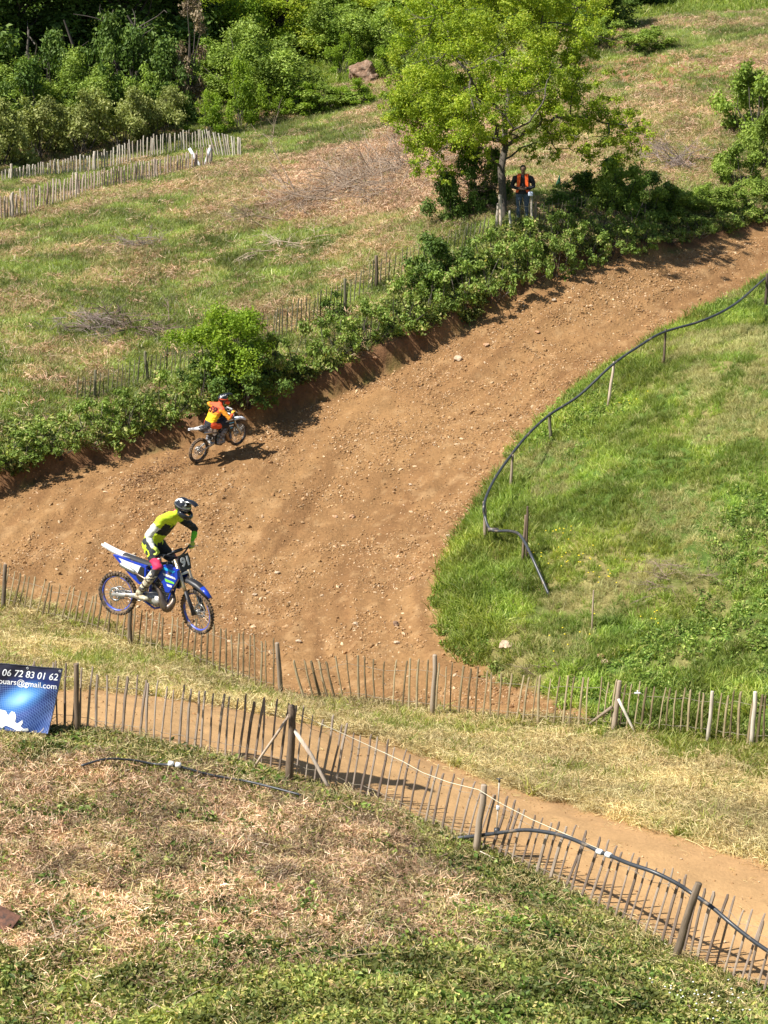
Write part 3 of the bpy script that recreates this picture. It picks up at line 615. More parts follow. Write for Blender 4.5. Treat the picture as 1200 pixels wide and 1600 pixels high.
def picket_mesh(seed, n=6):
    """one split chestnut pale, one metre tall with its foot 12 cm in the ground"""
    r = random.Random(seed); mb = MB(); mb.smooth = False
    a, b = r.uniform(.011, .019), r.uniform(.009, .014); bx, by = r.uniform(-.018, .018), r.uniform(-.012, .012)
    P = [(0, 0, -.12), (bx * .5, by, .33), (bx, by * .4, .68), (bx * .3 + r.uniform(-.008, .008), 0, .95), (bx * .2, 0, 1.0)]
    k = [r.uniform(.85, 1.15) for _ in P]; mb.tube(P, [(a * k[0], b), (a * k[1], b), (a * k[2], b), (a * k[3] * .95, b * .9), (a * r.uniform(.5, .8), b * .6)], n=5, side=(1, 0, 0))
    return mb.mesh('picket')
def lean_rot(dx, dy):            # picture slant of an upright thing: dx sideways over dy tall
    return Euler((random.gauss(0, .03), math.atan2(dx, dy), random.uniform(-.5, .5)))
def interp_ctrl(ctrl, x):
    xs_ = [c[0] for c in ctrl]
    return [float(np.interp(x, xs_, [c[i] for c in ctrl])) for i in (1, 2, 3)]
def post_at(name, px, base_y, top_y, dx, r, mt, parent=None, label=None, cat=None, group=None, off=-.06, square=False, seed=1):
    P = at(px, base_y); P = Vector((P.x, P.y + off, gz(P.x, P.y + off))); sc = F / depth(P); h = (base_y - top_y) / sc / .955
    rr = random.Random(seed * 7 + int(px)); mb = MB(); n = 8 if not square else 4
    pts_ = [(0, 0, -.25)] + [(rr.uniform(-.5, .5) * r * .6, rr.uniform(-.5, .5) * r * .6, h * t) for t in (.25, .5, .75)] + [(0, 0, h - .012), (0, 0, h)]
    mb.smooth = not square; mb.tube(pts_, [r * 1.1, r * 1.08, r, r * .96, r * .92, r * .78], n=n)
    o = mb.build(name, mt); o.location = P; o.rotation_euler = (rr.gauss(0, .02), math.atan2(dx, base_y - top_y), rr.uniform(0, 1))
    if parent: o.parent = parent; o.location = Vector(o.location) - parent.location
    else: tag(o, label, cat, group)
    return o, P, h
def fence(name, label, ctrl, step, mt, posts, jitter=.12, wires=(.22, .80), group=None, miss=(), wmat=None, seed=3, fat=1.0):
    """ctrl rows: px, base_y, top_y, sideways slant in px"""
    r = random.Random(seed); x = ctrl[0][0]; base = at(ctrl[len(ctrl) // 2][0], ctrl[len(ctrl) // 2][1])
    root = thing(name, label, 'fence', base, group=group)
    variants = [picket_mesh(seed * 50 + i) for i in range(8)]
    for v in variants: v.materials.append(mt)
    wl = [[] for _ in wires]; last = None
    while x < ctrl[-1][0]:
        b, t, dx = interp_ctrl(ctrl, x)
        if not any(a < x < c for a, c in miss):
            P = at(x, b); P = Vector((P.x, P.y, gz(P.x, P.y))); sc = F / depth(P); h = (b - t) / sc / .955 * r.uniform(1 - jitter * .55, 1 + jitter * .45)
            o = bpy.data.objects.new('picket', variants[r.randrange(8)]); C.objects.link(o); o.parent = root; o.location = P - base
            ly = math.atan2(dx, b - t) + r.gauss(0, .028); lx = r.gauss(0, .02); o.rotation_euler = Euler((lx, ly, 0)); kk = r.uniform(.85, 1.3) * fat; o.scale = (kk, kk, h)
            up_v = Euler((lx, ly, 0)).to_matrix() @ Vector((0, 0, h))
            for i, wv in enumerate(wires): wl[i].append(P + up_v * wv + Vector((0, -.016 * (1 if len(wl[i]) % 2 else -1), 0)) + Vector((0, 0, r.gauss(0, .006))))
        x += step * r.uniform(.8, 1.2)
    for pts_ in wl:
        if len(pts_) > 2:
            mb = MB(); mb.tube([p - base for p in pts_], .004, n=4); mb.build('wire', wmat or M_WIRE, root)
    for q in posts: post_at('post', *q, parent=root)
    return root

# -- near fence
front_ctrl = [(-120,1132,1028,8),(0,1140,1033,8),(105,1139,1035,8),(240,1163,1066,9),(383,1190,1087,12),(468,1222,1108,16),(511,1232,1124,17),(571,1252,1148,18),(636,1282,1182,19),
              (697,1312,1212,22),(760,1338,1238,24),(802,1358,1262,25),(841,1378,1277,27),(870,1392,1290,27),(936,1430,1318,26),(992,1464,1345,28),(1035,1486,1362,27),(1097,1512,1386,25),(1137,1537,1412,24),(1169,1550,1430,24),(1300,1610,1480,24)]
fence('paling_fence', 'near weathered paling fence with a banner and black hose, running down to the right corner', front_ctrl, 12.6, M_WOOD,
      [(122,1146,1035,4,.045,M_WOOD_B), (453,1228,1098,3,.062,M_WOOD_B), (743,1336,1222,12,.055,M_WOOD_G), (1050,1506,1370,36,.058,M_WOOD_G)], seed=3, fat=1.12)
NF = [o for o in C.objects if o.name.startswith('paling_fence')][-1]
# -- middle fence, two lengths
midl = [(-120,920,850,12),(0,948,884,12),(26,953,896,12),(62,968,908,14),(100,976,917,14),(135,985,926,12),(172,1000,940,11),(213,1012,950,8),(256,1025,961,5),(305,1040,970,3),(350,1062,984,2),(396,1078,994,2),(434,1090,1000,1)]
fence('paling_fence', 'short paling fence in tall grass under the airborne motorcycle, left of the dirt track mouth', midl, 9.6, M_WOOD_O,
      [(6,956,882,7,.05,M_WOOD_G), (204,1012,940,3,.05,M_WOOD_G), (440,1090,1000,-10,.05,M_WOOD_G)], seed=5, fat=1.35)
midr = [(477,1099,1027,-16),(531,1098,1028,-13),(549,1099,1022,-6),(569,1102,1023,0),(607,1110,1028,4),(647,1116,1029,5),(740,1124,1043,6),(792,1128,1050,6),(848,1137,1056,7),(902,1139,1058,6),
        (958,1146,1062,7),(1017,1148,1072,6),(1080,1152,1077,4),(1105,1156,1080,4),(1158,1166,1080,4),(1300,1172,1082,4)]
RF = fence('paling_fence', 'middle paling fence closing the track mouth, slats fanning left then upright', midr, 12.6, M_WOOD_O,
      [(676,1122,1021,1,.05,M_WOOD_G), (958,1146,1062,8,.055,M_WOOD_G), (1105,1158,1078,5,.04,M_WOOD_W), (1173,1166,1078,2,.045,M_WOOD_W)], seed=7, fat=1.4)
def stick(name, a, b, r, mt, parent=None, bend=.0, n=7, taper=.8):
    a, b = Vector(a), Vector(b); mb = MB(); m1 = a.lerp(b, .4) + Vector((bend, 0, bend)); m2 = a.lerp(b, .75) + Vector((-bend * .5, 0, bend * .4))
    base = parent.location if parent else a
    mb.tube([a - base, m1 - base, m2 - base, b - base], [r, r * .95, r * .88, r * taper], n=n); o = mb.build(name, mt, parent)
    if not parent: o.location = a
    return o
def ongr(px, py, off=0.0): P = at(px, py); return Vector((P.x, P.y + off, gz(P.x, P.y + off)))
# braces of the posts
pA = up(456, 1111, 1228, -.07); pB = up(459, 1140, 1228, -.12)
stick('brace', pA, ongr(392, 1207), .024, M_WOOD_P, NF, .012); stick('brace', pB, ongr(524, 1246), .034, M_WOOD_P, NF, .02, taper=.9)
pA = up(956, 1105, 1146, -.07); pB = up(966, 1092, 1146, -.10)
stick('brace', pA, ongr(913, 1137), .035, M_WOOD_G, RF); stick('brace', pB, ongr(994, 1149), .030, M_WOOD_W, RF)
# twine along the near fence
tw = [(466,1116,1228),(520,1139,1240),(570,1162,1252),(630,1190,1280),(660,1207,1292),(700,1222,1312),(748,1234,1338),(780,1254,1348),(830,1280,1372),(890,1306,1402),(935,1326,1430)]
mb = MB(); P_ = [up(*q, -.05) for q in tw]; mb.tube([p - P_[0] for p in P_], .005, n=5); o = mb.build('twine', M_STRING); o.location = P_[0]; tag(o, 'pale twine strung along the top of the near paling fence', 'twine')
# low rail wire along the foot of the near fence
tw = [(750,1330,1342),(800,1355,1362),(905,1406,1412),(960,1440,1444),(1000,1456,1468),(1045,1478,1488),(1110,1512,1520),(1190,1545,1556),(1260,1580,1590)]
mb = MB(); P_ = [up(*q, -.04) for q in tw]; mb.tube([p - NF.location for p in P_], .008, n=5); mb.build('bottom_wire', M_WOOD_P, NF)

# -- fence behind the bank
bankc = [(120,628,588,4),(149,624,584,4),(175,616,576,4),(230,596,555,4),(292,583,540,3),(360,560,515,3),(455,520,474,3),(540,485,440,3),(589,448,403,3),(620,438,394,3),(700,402,360,6),(760,380,338,5)]
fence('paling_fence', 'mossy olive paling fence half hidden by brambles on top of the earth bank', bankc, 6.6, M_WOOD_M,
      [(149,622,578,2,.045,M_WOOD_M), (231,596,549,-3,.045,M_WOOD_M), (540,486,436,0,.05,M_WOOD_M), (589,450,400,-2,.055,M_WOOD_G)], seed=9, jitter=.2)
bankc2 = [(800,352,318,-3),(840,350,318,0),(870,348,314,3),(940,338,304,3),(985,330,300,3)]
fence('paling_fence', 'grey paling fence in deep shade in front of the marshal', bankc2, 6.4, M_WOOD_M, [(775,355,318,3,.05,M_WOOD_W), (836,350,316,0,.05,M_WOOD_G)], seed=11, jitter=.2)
# -- the two far fences
M_WOOD_FAR = woodmat('grey_far_paling', (.34, .28, .22), (.52, .44, .36), (.72, .65, .55))
M_WOOD_FARR = woodmat('reddish_far_paling', (.30, .21, .17), (.48, .37, .30), (.66, .55, .46))
fl_ = [(-60,358,321,2),(0,347,310,2),(45,334,296,2),(80,322,284,2),(124,309,272,2),(154,297,267,1),(190,292,262,1),(243,281,249,1),(280,271,243,1),(329,261,231,1)]
fence('paling_fence', 'lower far paling fence climbing to a white crossed brace', fl_, 4.6, M_WOOD_FARR, [(20,343,303,2,.06,M_WOOD_FAR), (124,307,271,-3,.07,M_WOOD_FAR), (245,278,250,-3,.07,M_WOOD_FAR), (330,259,228,0,.08,M_WOOD_FAR)], seed=13, fat=2.1, jitter=.2, wires=(.3, .75))
LF = [o for o in C.objects if o.name.startswith('paling_fence') and o.type == 'EMPTY'][-1]
stick('brace', up(296, 232, 261, -.25), ongr(315, 261, -.28), .075, M_WHITE, LF); stick('brace', up(328, 232, 261, -.25), ongr(320, 261, -.28), .075, M_WHITE, LF)
fu_ = [(-60,302,280,1),(0,287,267,1),(42,279,259,1),(112,273,247,1),(149,269,240,1),(180,262,232,1),(210,254,219,1),(259,242,211,1),(280,237,208,0),(310,233,205,0),(334,230,204,-6)]
fence('paling_fence', 'upper far paling fence in front of the hedge', fu_, 4.6, M_WOOD_FAR, [(18,283,257,1,.06,M_WOOD_FAR), (149,270,238,0,.07,M_WOOD_W)], seed=17, fat=2.1, jitter=.2, wires=(.3, .75))
fe_ = [(338,246,206,-12),(350,247,210,-7),(362,248,213,-3),(372,248,216,0),(376,248,216,0)]
fence('paling_fence', 'leaning end panel of pale slats at the corner of the far fences', fe_, 4.0, M_WOOD_FAR, [(374,248,216,0,.06,M_WOOD_W)], seed=19, fat=2.1, jitter=.1, wires=(.3, .75))

# ------------------------------------------------------------------ hoses, stakes, sprinkler
M_HOSE = mat('black_polythene_hose', (.045, .05, .058), .38, var=.2, scale=8, dirt=(.22, .17, .12), dscale=5, dlo=.56)
def smooth_path(P, n=8):
    P = [Vector(p) for p in P]; Q = [P[0] * 2 - P[1]] + P + [P[-1] * 2 - P[-2]]; out = []
    for i in range(1, len(Q) - 2):
        for k in range(n):
            t = k / n; a, b, c, d = Q[i - 1], Q[i], Q[i + 1], Q[i + 2]
            out.append(.5 * ((2 * b) + (c - a) * t + (2 * a - 5 * b + 4 * c - d) * t * t + (3 * b - a - 3 * c + d) * t ** 3))
    out.append(P[-1]); return out
h1 = [(1290,372,412),(1240,405,445),(1197,434,475),(1150,474,520),(1100,500,548),(1037,519,568),(1000,540,596),(957,570,631),(905,618,668),(859,648,690),(826,678,728),(798,712,765),(772,750,806),(757,785,845),(758,808,850),(768,828,856),(798,830,868),(814,838,880),(830,868,902),(846,903,920),(858,930,933)]
P_ = smooth_path([up(*q) for q in h1], 6); H1 = thing('hose', 'long black hose carried on stakes along the grass mound edge', 'hose', P_[0])
mb = MB(); mb.tube([p - P_[0] for p in P_], .036, n=9); mb.build('pipe', M_HOSE, H1)
mb = MB(); c_ = up(770, 828, 856) - P_[0]; mb.tube([c_ + Vector((-.12, .02, 0)), c_ + Vector((.14, 0, .0))], .05, n=10); mb.build('coupling', M_HOSE, H1)
stk = [(1037,568,516,2,.035,M_WOOD_B,'brown wooden stake under the hose, near the top right'),(951,632,568,7,.042,M_WOOD_P,'pale barkless stake under the hose'),(860,690,646,0,.045,M_WOOD_M,'stake wrapped in green creeper under the hose'),
       (798,765,712,2,.038,M_WOOD_G,'slim grey stake where the hose bends down'),(759,845,785,-3,.045,M_WOOD_G,'thick grey stake at the lowest bend of the hose'),(817,880,806,3,.036,M_WOOD_B,'brown stake beside the free end of the hose'),
       (823,880,793,0,.028,M_WOOD_B,'thin dark stake taller than its neighbour by the hose end'),(1197,478,430,0,.05,M_WOOD_B,'dark stake at the right edge of the mound'),(925,986,924,2,.018,M_WOOD_P,'thin reddish stick standing in the grass of the mound')]
for i, (px, by, ty, dx, r, mt, lb) in enumerate(stk): post_at('stake', px, by, ty, dx, r, mt, label=lb, cat='stake', group=None if 'stick' in lb else 'stakes along the grass mound', off=0.03, seed=i + 3)
post_at('stake', 831, 350, 300, -2, .035, M_WOOD_W, label='pale stake with a white cap beside the marshal', cat='stake', off=-.1)

h2 = [(661,1308,1309),(690,1311,1313),(727,1308,1322),(775,1302,1344),(815,1297,1364),(845,1299,1378),(880,1306,1396),(915,1320,1417),(937,1331,1429),(951,1336,1437),(982,1349,1457),(1020,1362,1477),(1055,1379,1493),(1080,1395,1502),(1112,1417,1521),(1140,1441,1537),(1170,1465,1550),(1200,1486,1562),(1250,1518,1582),(1290,1545,1600)]
q2 = [up(a, b, c, -.10) for a, b, c in h2]; P_ = smooth_path(q2, 6); H2 = thing('hose', 'black hose lying along the near fence with white couplings', 'hose', P_[0])
mb = MB(); mb.tube([p - P_[0] for p in P_], .030, n=10); mb.build('pipe', M_HOSE, H2)
def coupling(c, d, parent, r=.045, L=.11):
    d = Vector(d).normalized(); mb = MB(); c = Vector(c); mb.tube([c - d * L / 2, c - d * L * .42, c - d * L * .4, c + d * L * .4, c + d * L * .42, c + d * L / 2], [r * .8, r * .8, r, r, r * .8, r * .75], n=8); return mb.build('coupling', M_WHITE, parent)
dd_ = (q2[9] - q2[8]); coupling(q2[8] - P_[0], dd_, H2); coupling(q2[9] - P_[0], dd_, H2)
# sprinkler riser
sb = up(776, 1299, 1344, -.10); s1 = up(778, 1262, 1344, -.10); s2 = up(780, 1222, 1344, -.10)
SP = thing('sprinkler', 'white sprinkler riser standing on the hose by the near fence', 'sprinkler', sb)
mb = MB(); mb.tube([Vector(), s1 - sb], .011, n=7); mb.tube([s1 - sb, s2 - sb], .011, n=7); mb.build('riser', M_WOOD_W, SP)
mb = MB(); mb.box(s1 - sb, (.05, .05, .07), bev=.012); mb.build('valve', M_WHITE, SP)
mb = MB(); mb.tube([s2 - sb, s2 - sb + Vector((0, 0, .05))], .016, n=7); mb.tube([s2 - sb + Vector((-.05, 0, .05)), s2 - sb + Vector((.05, 0, .062))], .008, n=5); mb.build('nozzle', M_HOSE, SP)
mb = MB(); mb.tube([Vector((0, 0, -.05)), Vector((0, 0, .05))], .042, n=9); mb.build('saddle_clamp', M_HOSE, SP)
h3 = [(128,1215),(165,1208),(205,1205),(240,1209),(262,1215),(285,1220),(330,1227),(380,1236),(420,1250),(470,1262)]
q3 = [ongr(*q) + Vector((0, 0, .20 + .035 * math.sin(i * 1.7))) for i, q in enumerate(h3)]; P_ = smooth_path(q3, 6); H3 = thing('hose', 'thin dark hose lying in the dead grass with a white joint', 'hose', P_[0])
mb = MB(); mb.tube([p - P_[0] for p in P_], .019, n=8); mb.build('pipe', M_HOSE, H3)
dd_ = q3[5] - q3[4]; coupling(q3[4].lerp(q3[5], .25) - P_[0] + Vector((0, 0, .03)), dd_, H3, .045, .09); coupling(q3[4].lerp(q3[5], .75) - P_[0] + Vector((0, 0, .03)), dd_, H3, .045, .09)
# little white insulator on the middle fence
mb = MB(); mb.box((0, 0, 0), (.12, .03, .035), bev=.008); mb.tube([(0, 0, -.02), (0, 0, .06)], .012, n=6); o = mb.build('clip', M_WHITE); o.parent = RF; o.location = up(996, 1083, 1146, -.05) - RF.location

# ------------------------------------------------------------------ banner on the near fence
def bil(c, u, v): A, B, Cc, D = c; return A.lerp(B, u).lerp(D.lerp(Cc, u), v)
BPX = [Vector((-172, 1022)), Vector((98, 1045)), Vector((75, 1147)), Vector((-190, 1124))]
B3 = [up(BPX[0].x, BPX[0].y, 1128, -.36), up(98, 1045, 1138, -.30), up(75, 1147, 1152, -.24), up(BPX[3].x, BPX[3].y, 1136, -.24)]
def inv_bil(px, py):
    u, v = .5, .5
    for _ in range(20):
        p = bil(BPX, u, v); e = Vector((px, py)) - p; du = (bil(BPX, u + .01, v) - p) / .01; dv = (bil(BPX, u, v + .01) - p) / .01
        det = du.x * dv.y - du.y * dv.x; u += (e.x * dv.y - e.y * dv.x) / det; v += (du.x * e.y - du.y * e.x) / det
    return u, v
bn_n = ((B3[1] - B3[0]).cross(B3[3] - B3[0])).normalized()
if bn_n.y > 0: bn_n = -bn_n
def bsurf(u, v, off=0.0):
    rip = .018 * math.sin(u * 22 + v * 3) * (.4 + v) + .012 * math.sin(u * 9 - v * 7) + .020 * mnoise.noise(Vector((u * 9 + v * 4, v * 3 - u * 2, 3))) + .008 * mnoise.noise(Vector((u * 26 - v * 9, v * 9, 7)))
    return bil(B3, u, v) + bn_n * (rip + off)
BN = thing('banner', 'blue advertising banner with white phone number tied to the near fence', 'banner', B3[0].lerp(B3[2], .5)); b0 = BN.location.copy()
nu, nv = 60, 24; V = []; UV = []; Fc = []
for j in range(nv + 1):
    for i in range(nu + 1): V.append(bsurf(i / nu, j / nv) - b0); UV.append((i / nu, j / nv))
for j in range(nv):
    for i in range(nu): a = j * (nu + 1) + i; Fc.append((a, a + nu + 1, a + nu + 2, a + 1))
me = mesh_np('sheet', [tuple(v) for v in V], Fc, smooth_=True); uvl = me.uv_layers.new(name='print')
for l in me.loops: uvl.data[l.index].uv = UV[l.vertex_index]
mb_, nt, b = nodes('banner_print'); L = nt.links
uvn = N(nt, 'ShaderNodeUVMap', uv_map='print'); sx = N(nt, 'ShaderNodeSeparateXYZ'); L.new(uvn.outputs[0], sx.inputs[0])
def mth(op, a, b_=None, c=None):
    n = N(nt, 'ShaderNodeMath', operation=op)
    for i, q in enumerate((a, b_, c)):
        if q is None: continue
        if isinstance(q, (int, float)): n.inputs[i].default_value = q
        else: L.new(q, n.inputs[i])
    return n.outputs[0]
U, Vv = sx.outputs[0], sx.outputs[1]
gu, gv = inv_bil(30, 1092)
du = mth('MULTIPLY', mth('SUBTRACT', U, gu), 2.6); dv = mth('SUBTRACT', Vv, gv)
ca_, sa_ = math.cos(.55), math.sin(.55)
ra_ = mth('ADD', mth('MULTIPLY', du, ca_), mth('MULTIPLY', dv, -sa_)); rb_ = mth('ADD', mth('MULTIPLY', du, sa_), mth('MULTIPLY', dv, ca_))
dist = mth('SQRT', mth('ADD', mth('MULTIPLY', mth('MULTIPLY', ra_, ra_), .6), mth('MULTIPLY', mth('MULTIPLY', rb_, rb_), 2.2)))
glow = mth('POWER', mth('MAXIMUM', mth('SUBTRACT', 1.0, mth('MULTIPLY', dist, 1.7)), 0), 1.3)
cr = ramp(nt, [(0, (.012, .012, .028)), (.3, (.016, .035, .17)), (.6, (.06, .25, .62)), (1, (.35, .72, .92))]); L.new(glow, cr.inputs[0])
low = mth('MULTIPLY', mth('MAXIMUM', mth('SUBTRACT', Vv, .42), 0), 1.1)
a1 = N(nt, 'ShaderNodeMix', data_type='RGBA'); L.new(mth('MINIMUM', low, .65), a1.inputs[0]); L.new(cr.outputs[0], a1.inputs[6]); a1.inputs[7].default_value = (.02, .08, .40, 1)
rad2 = mth('SQRT', mth('ADD', mth('MULTIPLY', mth('ADD', du, .1), mth('ADD', du, .1)), mth('MULTIPLY', mth('SUBTRACT', Vv, 1.3), mth('SUBTRACT', Vv, 1.3))))
g1 = mth('LESS_THAN', mth('FRACT', mth('MULTIPLY', rad2, 30.0)), .22)
g2 = mth('LESS_THAN', mth('FRACT', mth('MULTIPLY', mth('ADD', U, mth('MULTIPLY', mth('MULTIPLY', Vv, Vv), -.12)), 75.0)), .18)
gsum = mth('MULTIPLY', mth('MAXIMUM', g1, g2), mth('MULTIPLY', mth('GREATER_THAN', Vv, .30), .35))
a2 = N(nt, 'ShaderNodeMix', data_type='RGBA'); L.new(gsum, a2.inputs[0]); L.new(a1.outputs[2], a2.inputs[6]); a2.inputs[7].default_value = (.25, .42, .80, 1)
L.new(a2.outputs[2], b.inputs['Base Color']); b.inputs['Roughness'].default_value = .45
sh = link('sheet', me, mb_, BN)
def px_text(txt, x0, y0, x1, y1, hgt_px, bold=.006, shear=.25):
    c = bpy.data.curves.new('lettering', 'FONT'); c.body = txt; c.shear = shear; c.offset = bold; c.size = 1; o = bpy.data.objects.new('lettering_source', c); C.objects.link(o)
    bpy.context.view_layer.update(); me = bpy.data.meshes.new_from_object(o); bpy.data.objects.remove(o)
    xs_ = [v.co.x for v in me.vertices]; ys_ = [v.co.y for v in me.vertices]; w_ = max(xs_) - min(xs_); mn = min(xs_); hh = .70
    for v in me.vertices:
        t = (v.co.x - mn) / w_; px = x0 + (x1 - x0) * t; py = y0 + (y1 - y0) * t - v.co.y / hh * hgt_px
        u, vv = inv_bil(px, py); v.co = bsurf(u, vv, .006) - b0
    return me
M_INK = mat('white_ink', (.85, .87, .9), .5, var=.03)
link('lettering', px_text('06 72 83 01 62', 4, 1055.5, 91, 1063, 10.5), M_INK, BN)
link('lettering', px_text('ouars@gmail.com', -2, 1068, 88.5, 1077, 8.8, shear=0.08), M_INK, BN)
gear = [(-30,1140),(-30,1118),(-12,1106),(-6,1116),(1,1122),(6,1118),(8,1110),(10,1111),(13,1118),(15,1123),(20,1121),(23,1115),(19,1111),(24,1113),(26,1119),(24.5,1127),(28,1130),(32,1127),(36,1124.5),(36.5,1129),(33,1134),(38,1138),(44,1137),(45.5,1141),(42,1142.6),(28,1141),(20,1137),(10,1133),(4,1137)]
import bmesh
bm = bmesh.new(); vs = []
for p in gear: u, v = inv_bil(*p); q = bm.verts.new((u, v, 0)); vs.append(q)
bm.faces.new(vs); bmesh.ops.triangulate(bm, faces=bm.faces[:]); bmesh.ops.subdivide_edges(bm, edges=bm.edges[:], cuts=2)
for v in bm.verts: v.co = bsurf(v.co.x, v.co.y, .007) - b0
me = bpy.data.meshes.new('emblem'); bm.to_mesh(me); bm.free(); link('emblem', me, M_INK, BN)
ey = MB()
for u_ in (.988, .80, .60): ey.torus_y((0, 0, 0), .016, .004, 12, 6); n0 = len(ey.v) - 72; c_ = bsurf(u_, .035, .008) - b0; ey.v[n0:] = [tuple(Vector(q) + c_) for q in ey.v[n0:]]
ey.build('eyelet', M_WHITE, BN)
hem = MB()
for (u0, v0, u1, v1) in ((0, 0, 1, 0), (1, 0, 1, 1), (0, 1, 1, 1)): hem.tube([bsurf(u0 + (u1 - u0) * t / 30, v0 + (v1 - v0) * t / 30, .002) - b0 for t in range(31)], .009, n=5)
hem.build('hem', mat('dark_hem', (.03, .035, .06), .5), BN)

# ------------------------------------------------------------------ rocks, planks, litter
def rockmat(name, a, b_): return mat(name, a, .9, var=.35, scale=9, bump=.8, dirt=b_, dscale=4)
M_ROCK = rockmat('brown_rock', (.20, .12, .075), (.34, .24, .17)); M_ROCKP = rockmat('pale_rock', (.50, .38, .26), (.36, .25, .16)); M_ROCKO = rockmat('orange_rock', (.46, .26, .14), (.60, .42, .28))
def rock(px, py, w_px, mt, label, sx=1, sy=.8, sz=.6, sub=3, seed=0, cat='stone', name='stone', group=None, sink=.25):
    bm = bmesh.new(); bmesh.ops.create_icosphere(bm, subdivisions=sub, radius=1); P = at(px, py); r = w_px / 2 * depth(P) / F; o_ = Vector((seed * 7.1, seed * 3.3, 1))
    for v in bm.verts:
        n = mnoise.noise(v.co * 1.1 + o_) * .5 + mnoise.noise(v.co * 2.7 + o_) * .22 + mnoise.noise(v.co * 7 + o_) * .07; v.co = Vector((v.co.x * sx, v.co.y * sy, v.co.z * sz)) * r * (1 + n)
    me = bpy.data.meshes.new(name); bm.to_mesh(me); bm.free(); o = link(name, me, mt); o.location = (P.x, P.y, gz(P.x, P.y) + r * sz * (1 - 2 * sink)); o.rotation_euler.z = seed; tag(o, label, cat, group)
    return o
rock(572, 128, 52, M_ROCK, 'large brown boulder on the grassy hillside left of the big tree', 1, .8, .82, 4, 3, 'boulder', 'boulder')
rock(938, 1028, 17, M_ROCKO, 'orange stone lying on the mound above the middle fence', seed=5)
rock(946, 1036, 13, M_ROCKP, 'pale tan stone beside the orange one on the mound', seed=6)
rock(619, 976, 12, M_ROCK, 'dark stone on the track, biggest near the middle fence', seed=8)
sg = 'loose stones on the dirt track'
for i, (x, y, w_, lb) in enumerate([(550, 808, 11, 'left of the hose bend in mid track'), (433, 896, 10, 'on the left of the track, below the wheel rut'), (398, 930, 8, 'nearest the front wheel of the airborne bike'), (644, 905, 12, 'biggest of those near the curve of the mound'), (555, 975, 9, 'left of the dark stone near the middle fence'), (466, 1003, 10, 'just behind the leaning slats of the middle fence'), (524, 808, 9, 'twin just left of the one in mid track'), (700, 838, 9, 'close to the lowest hose stake'), (641, 758, 8, 'alone on the smooth middle of the track'), (586, 560, 9, 'close to the bank under the dark round bush'), (716, 562, 16, 'wide and flat, upper middle of the track'), (650, 470, 8, 'nearest the dark hollow of the bank'), (760, 540, 11, 'just right of the wide flat one'), (865, 470, 10, 'upper track below the tree shadow'), (620, 1005, 10, 'right behind the middle fence posts'), (840, 520, 9, 'between the upper track stone and the hose')]):
    rock(x, y, w_, M_ROCKP if i % 3 else M_ROCKO, 'pale loose stone ' + lb, .9, .8, .5, 2, 20 + i, group=sg)
rock(790, 1011, 30, M_ROCKP, 'bleached pile of rubble on the lower edge of the mound', 1, .7, .4, 3, 61)
# half-buried rusty steel plate at the left edge
P = at(0, 1462); mb = MB(); mb.box((0, 0, 0), (1.3, .5, .03), Euler((.28, .42, -.25)).to_matrix(), .004)
o = mb.build('steel_plate', mat('rusty_steel', (.20, .095, .06), .8, var=.4, scale=14, bump=.5, dirt=(.09, .06, .05), dscale=9)); o.location = P + Vector((-.40, 0, .42)); tag(o, 'rusty brown plate sticking out of the near slope at the left edge', 'plate')
mb = MB(); mb.tube([(-.17, 0, 0), (-.12, 0, .004), (0, 0, .008), (.08, 0, 0), (.15, .02, -.01)], [.03, .05, .045, .05, .03], n=9); o = mb.build('log', mat('birch_white', (.72, .68, .64), .8, var=.2, scale=30, bump=.5, dirt=(.30, .22, .16), dscale=14, dlo=.58)); o.location = ongr(132, 1556) + Vector((0, 0, .10)); tag(o, 'short white birch log in the ground cover at the bottom left', 'log')
for i, (x, y, s_, lb) in enumerate([(308,1553,.06,'small pale stone left of centre at the foot of the near slope'),(355,1550,.045,'smallest pale stone on the near slope, right of its twin')]):
    rock(x, y - 3, s_ * 300, M_ROCKP, lb, 1, .5, .4, 2, 90 + i)
mb = MB()
for i in range(60):
    r = rng.normal(0, .28, 2); mb.ell((r[0] * 1.6, r[1], rng.uniform(.12, .26)), (.014, .014, .008), nu=6, nv=3)
o = mb.build('white_flowers', mat('white_petals', (.85, .85, .80), .7)); o.location = ongr(1065, 1585); tag(o, 'small white flowers in the ground cover at the bottom right', 'flowers', kind='stuff')
mb = MB()
for (cx, cy, k) in ((880, 848, 10), (905, 890, 12), (950, 905, 12), (838, 878, 8), (1018, 990, 6), (890, 1010, 8), (985, 640, 5)):
    c = at(cx, cy)
    for i in range(k):
        x_, y_ = c.x + rng.normal(0, .22), c.y + rng.normal(0, .25); mb.ell((x_, y_, gz(x_, y_) + rng.uniform(.2, .34)), (.022, .022, .014), nu=6, nv=3)
o = mb.build('yellow_flowers', mat('yellow_petals', (.80, .62, .03), .6)); tag(o, 'yellow flowers dotted through the grass of the mound', 'flowers', kind='stuff')

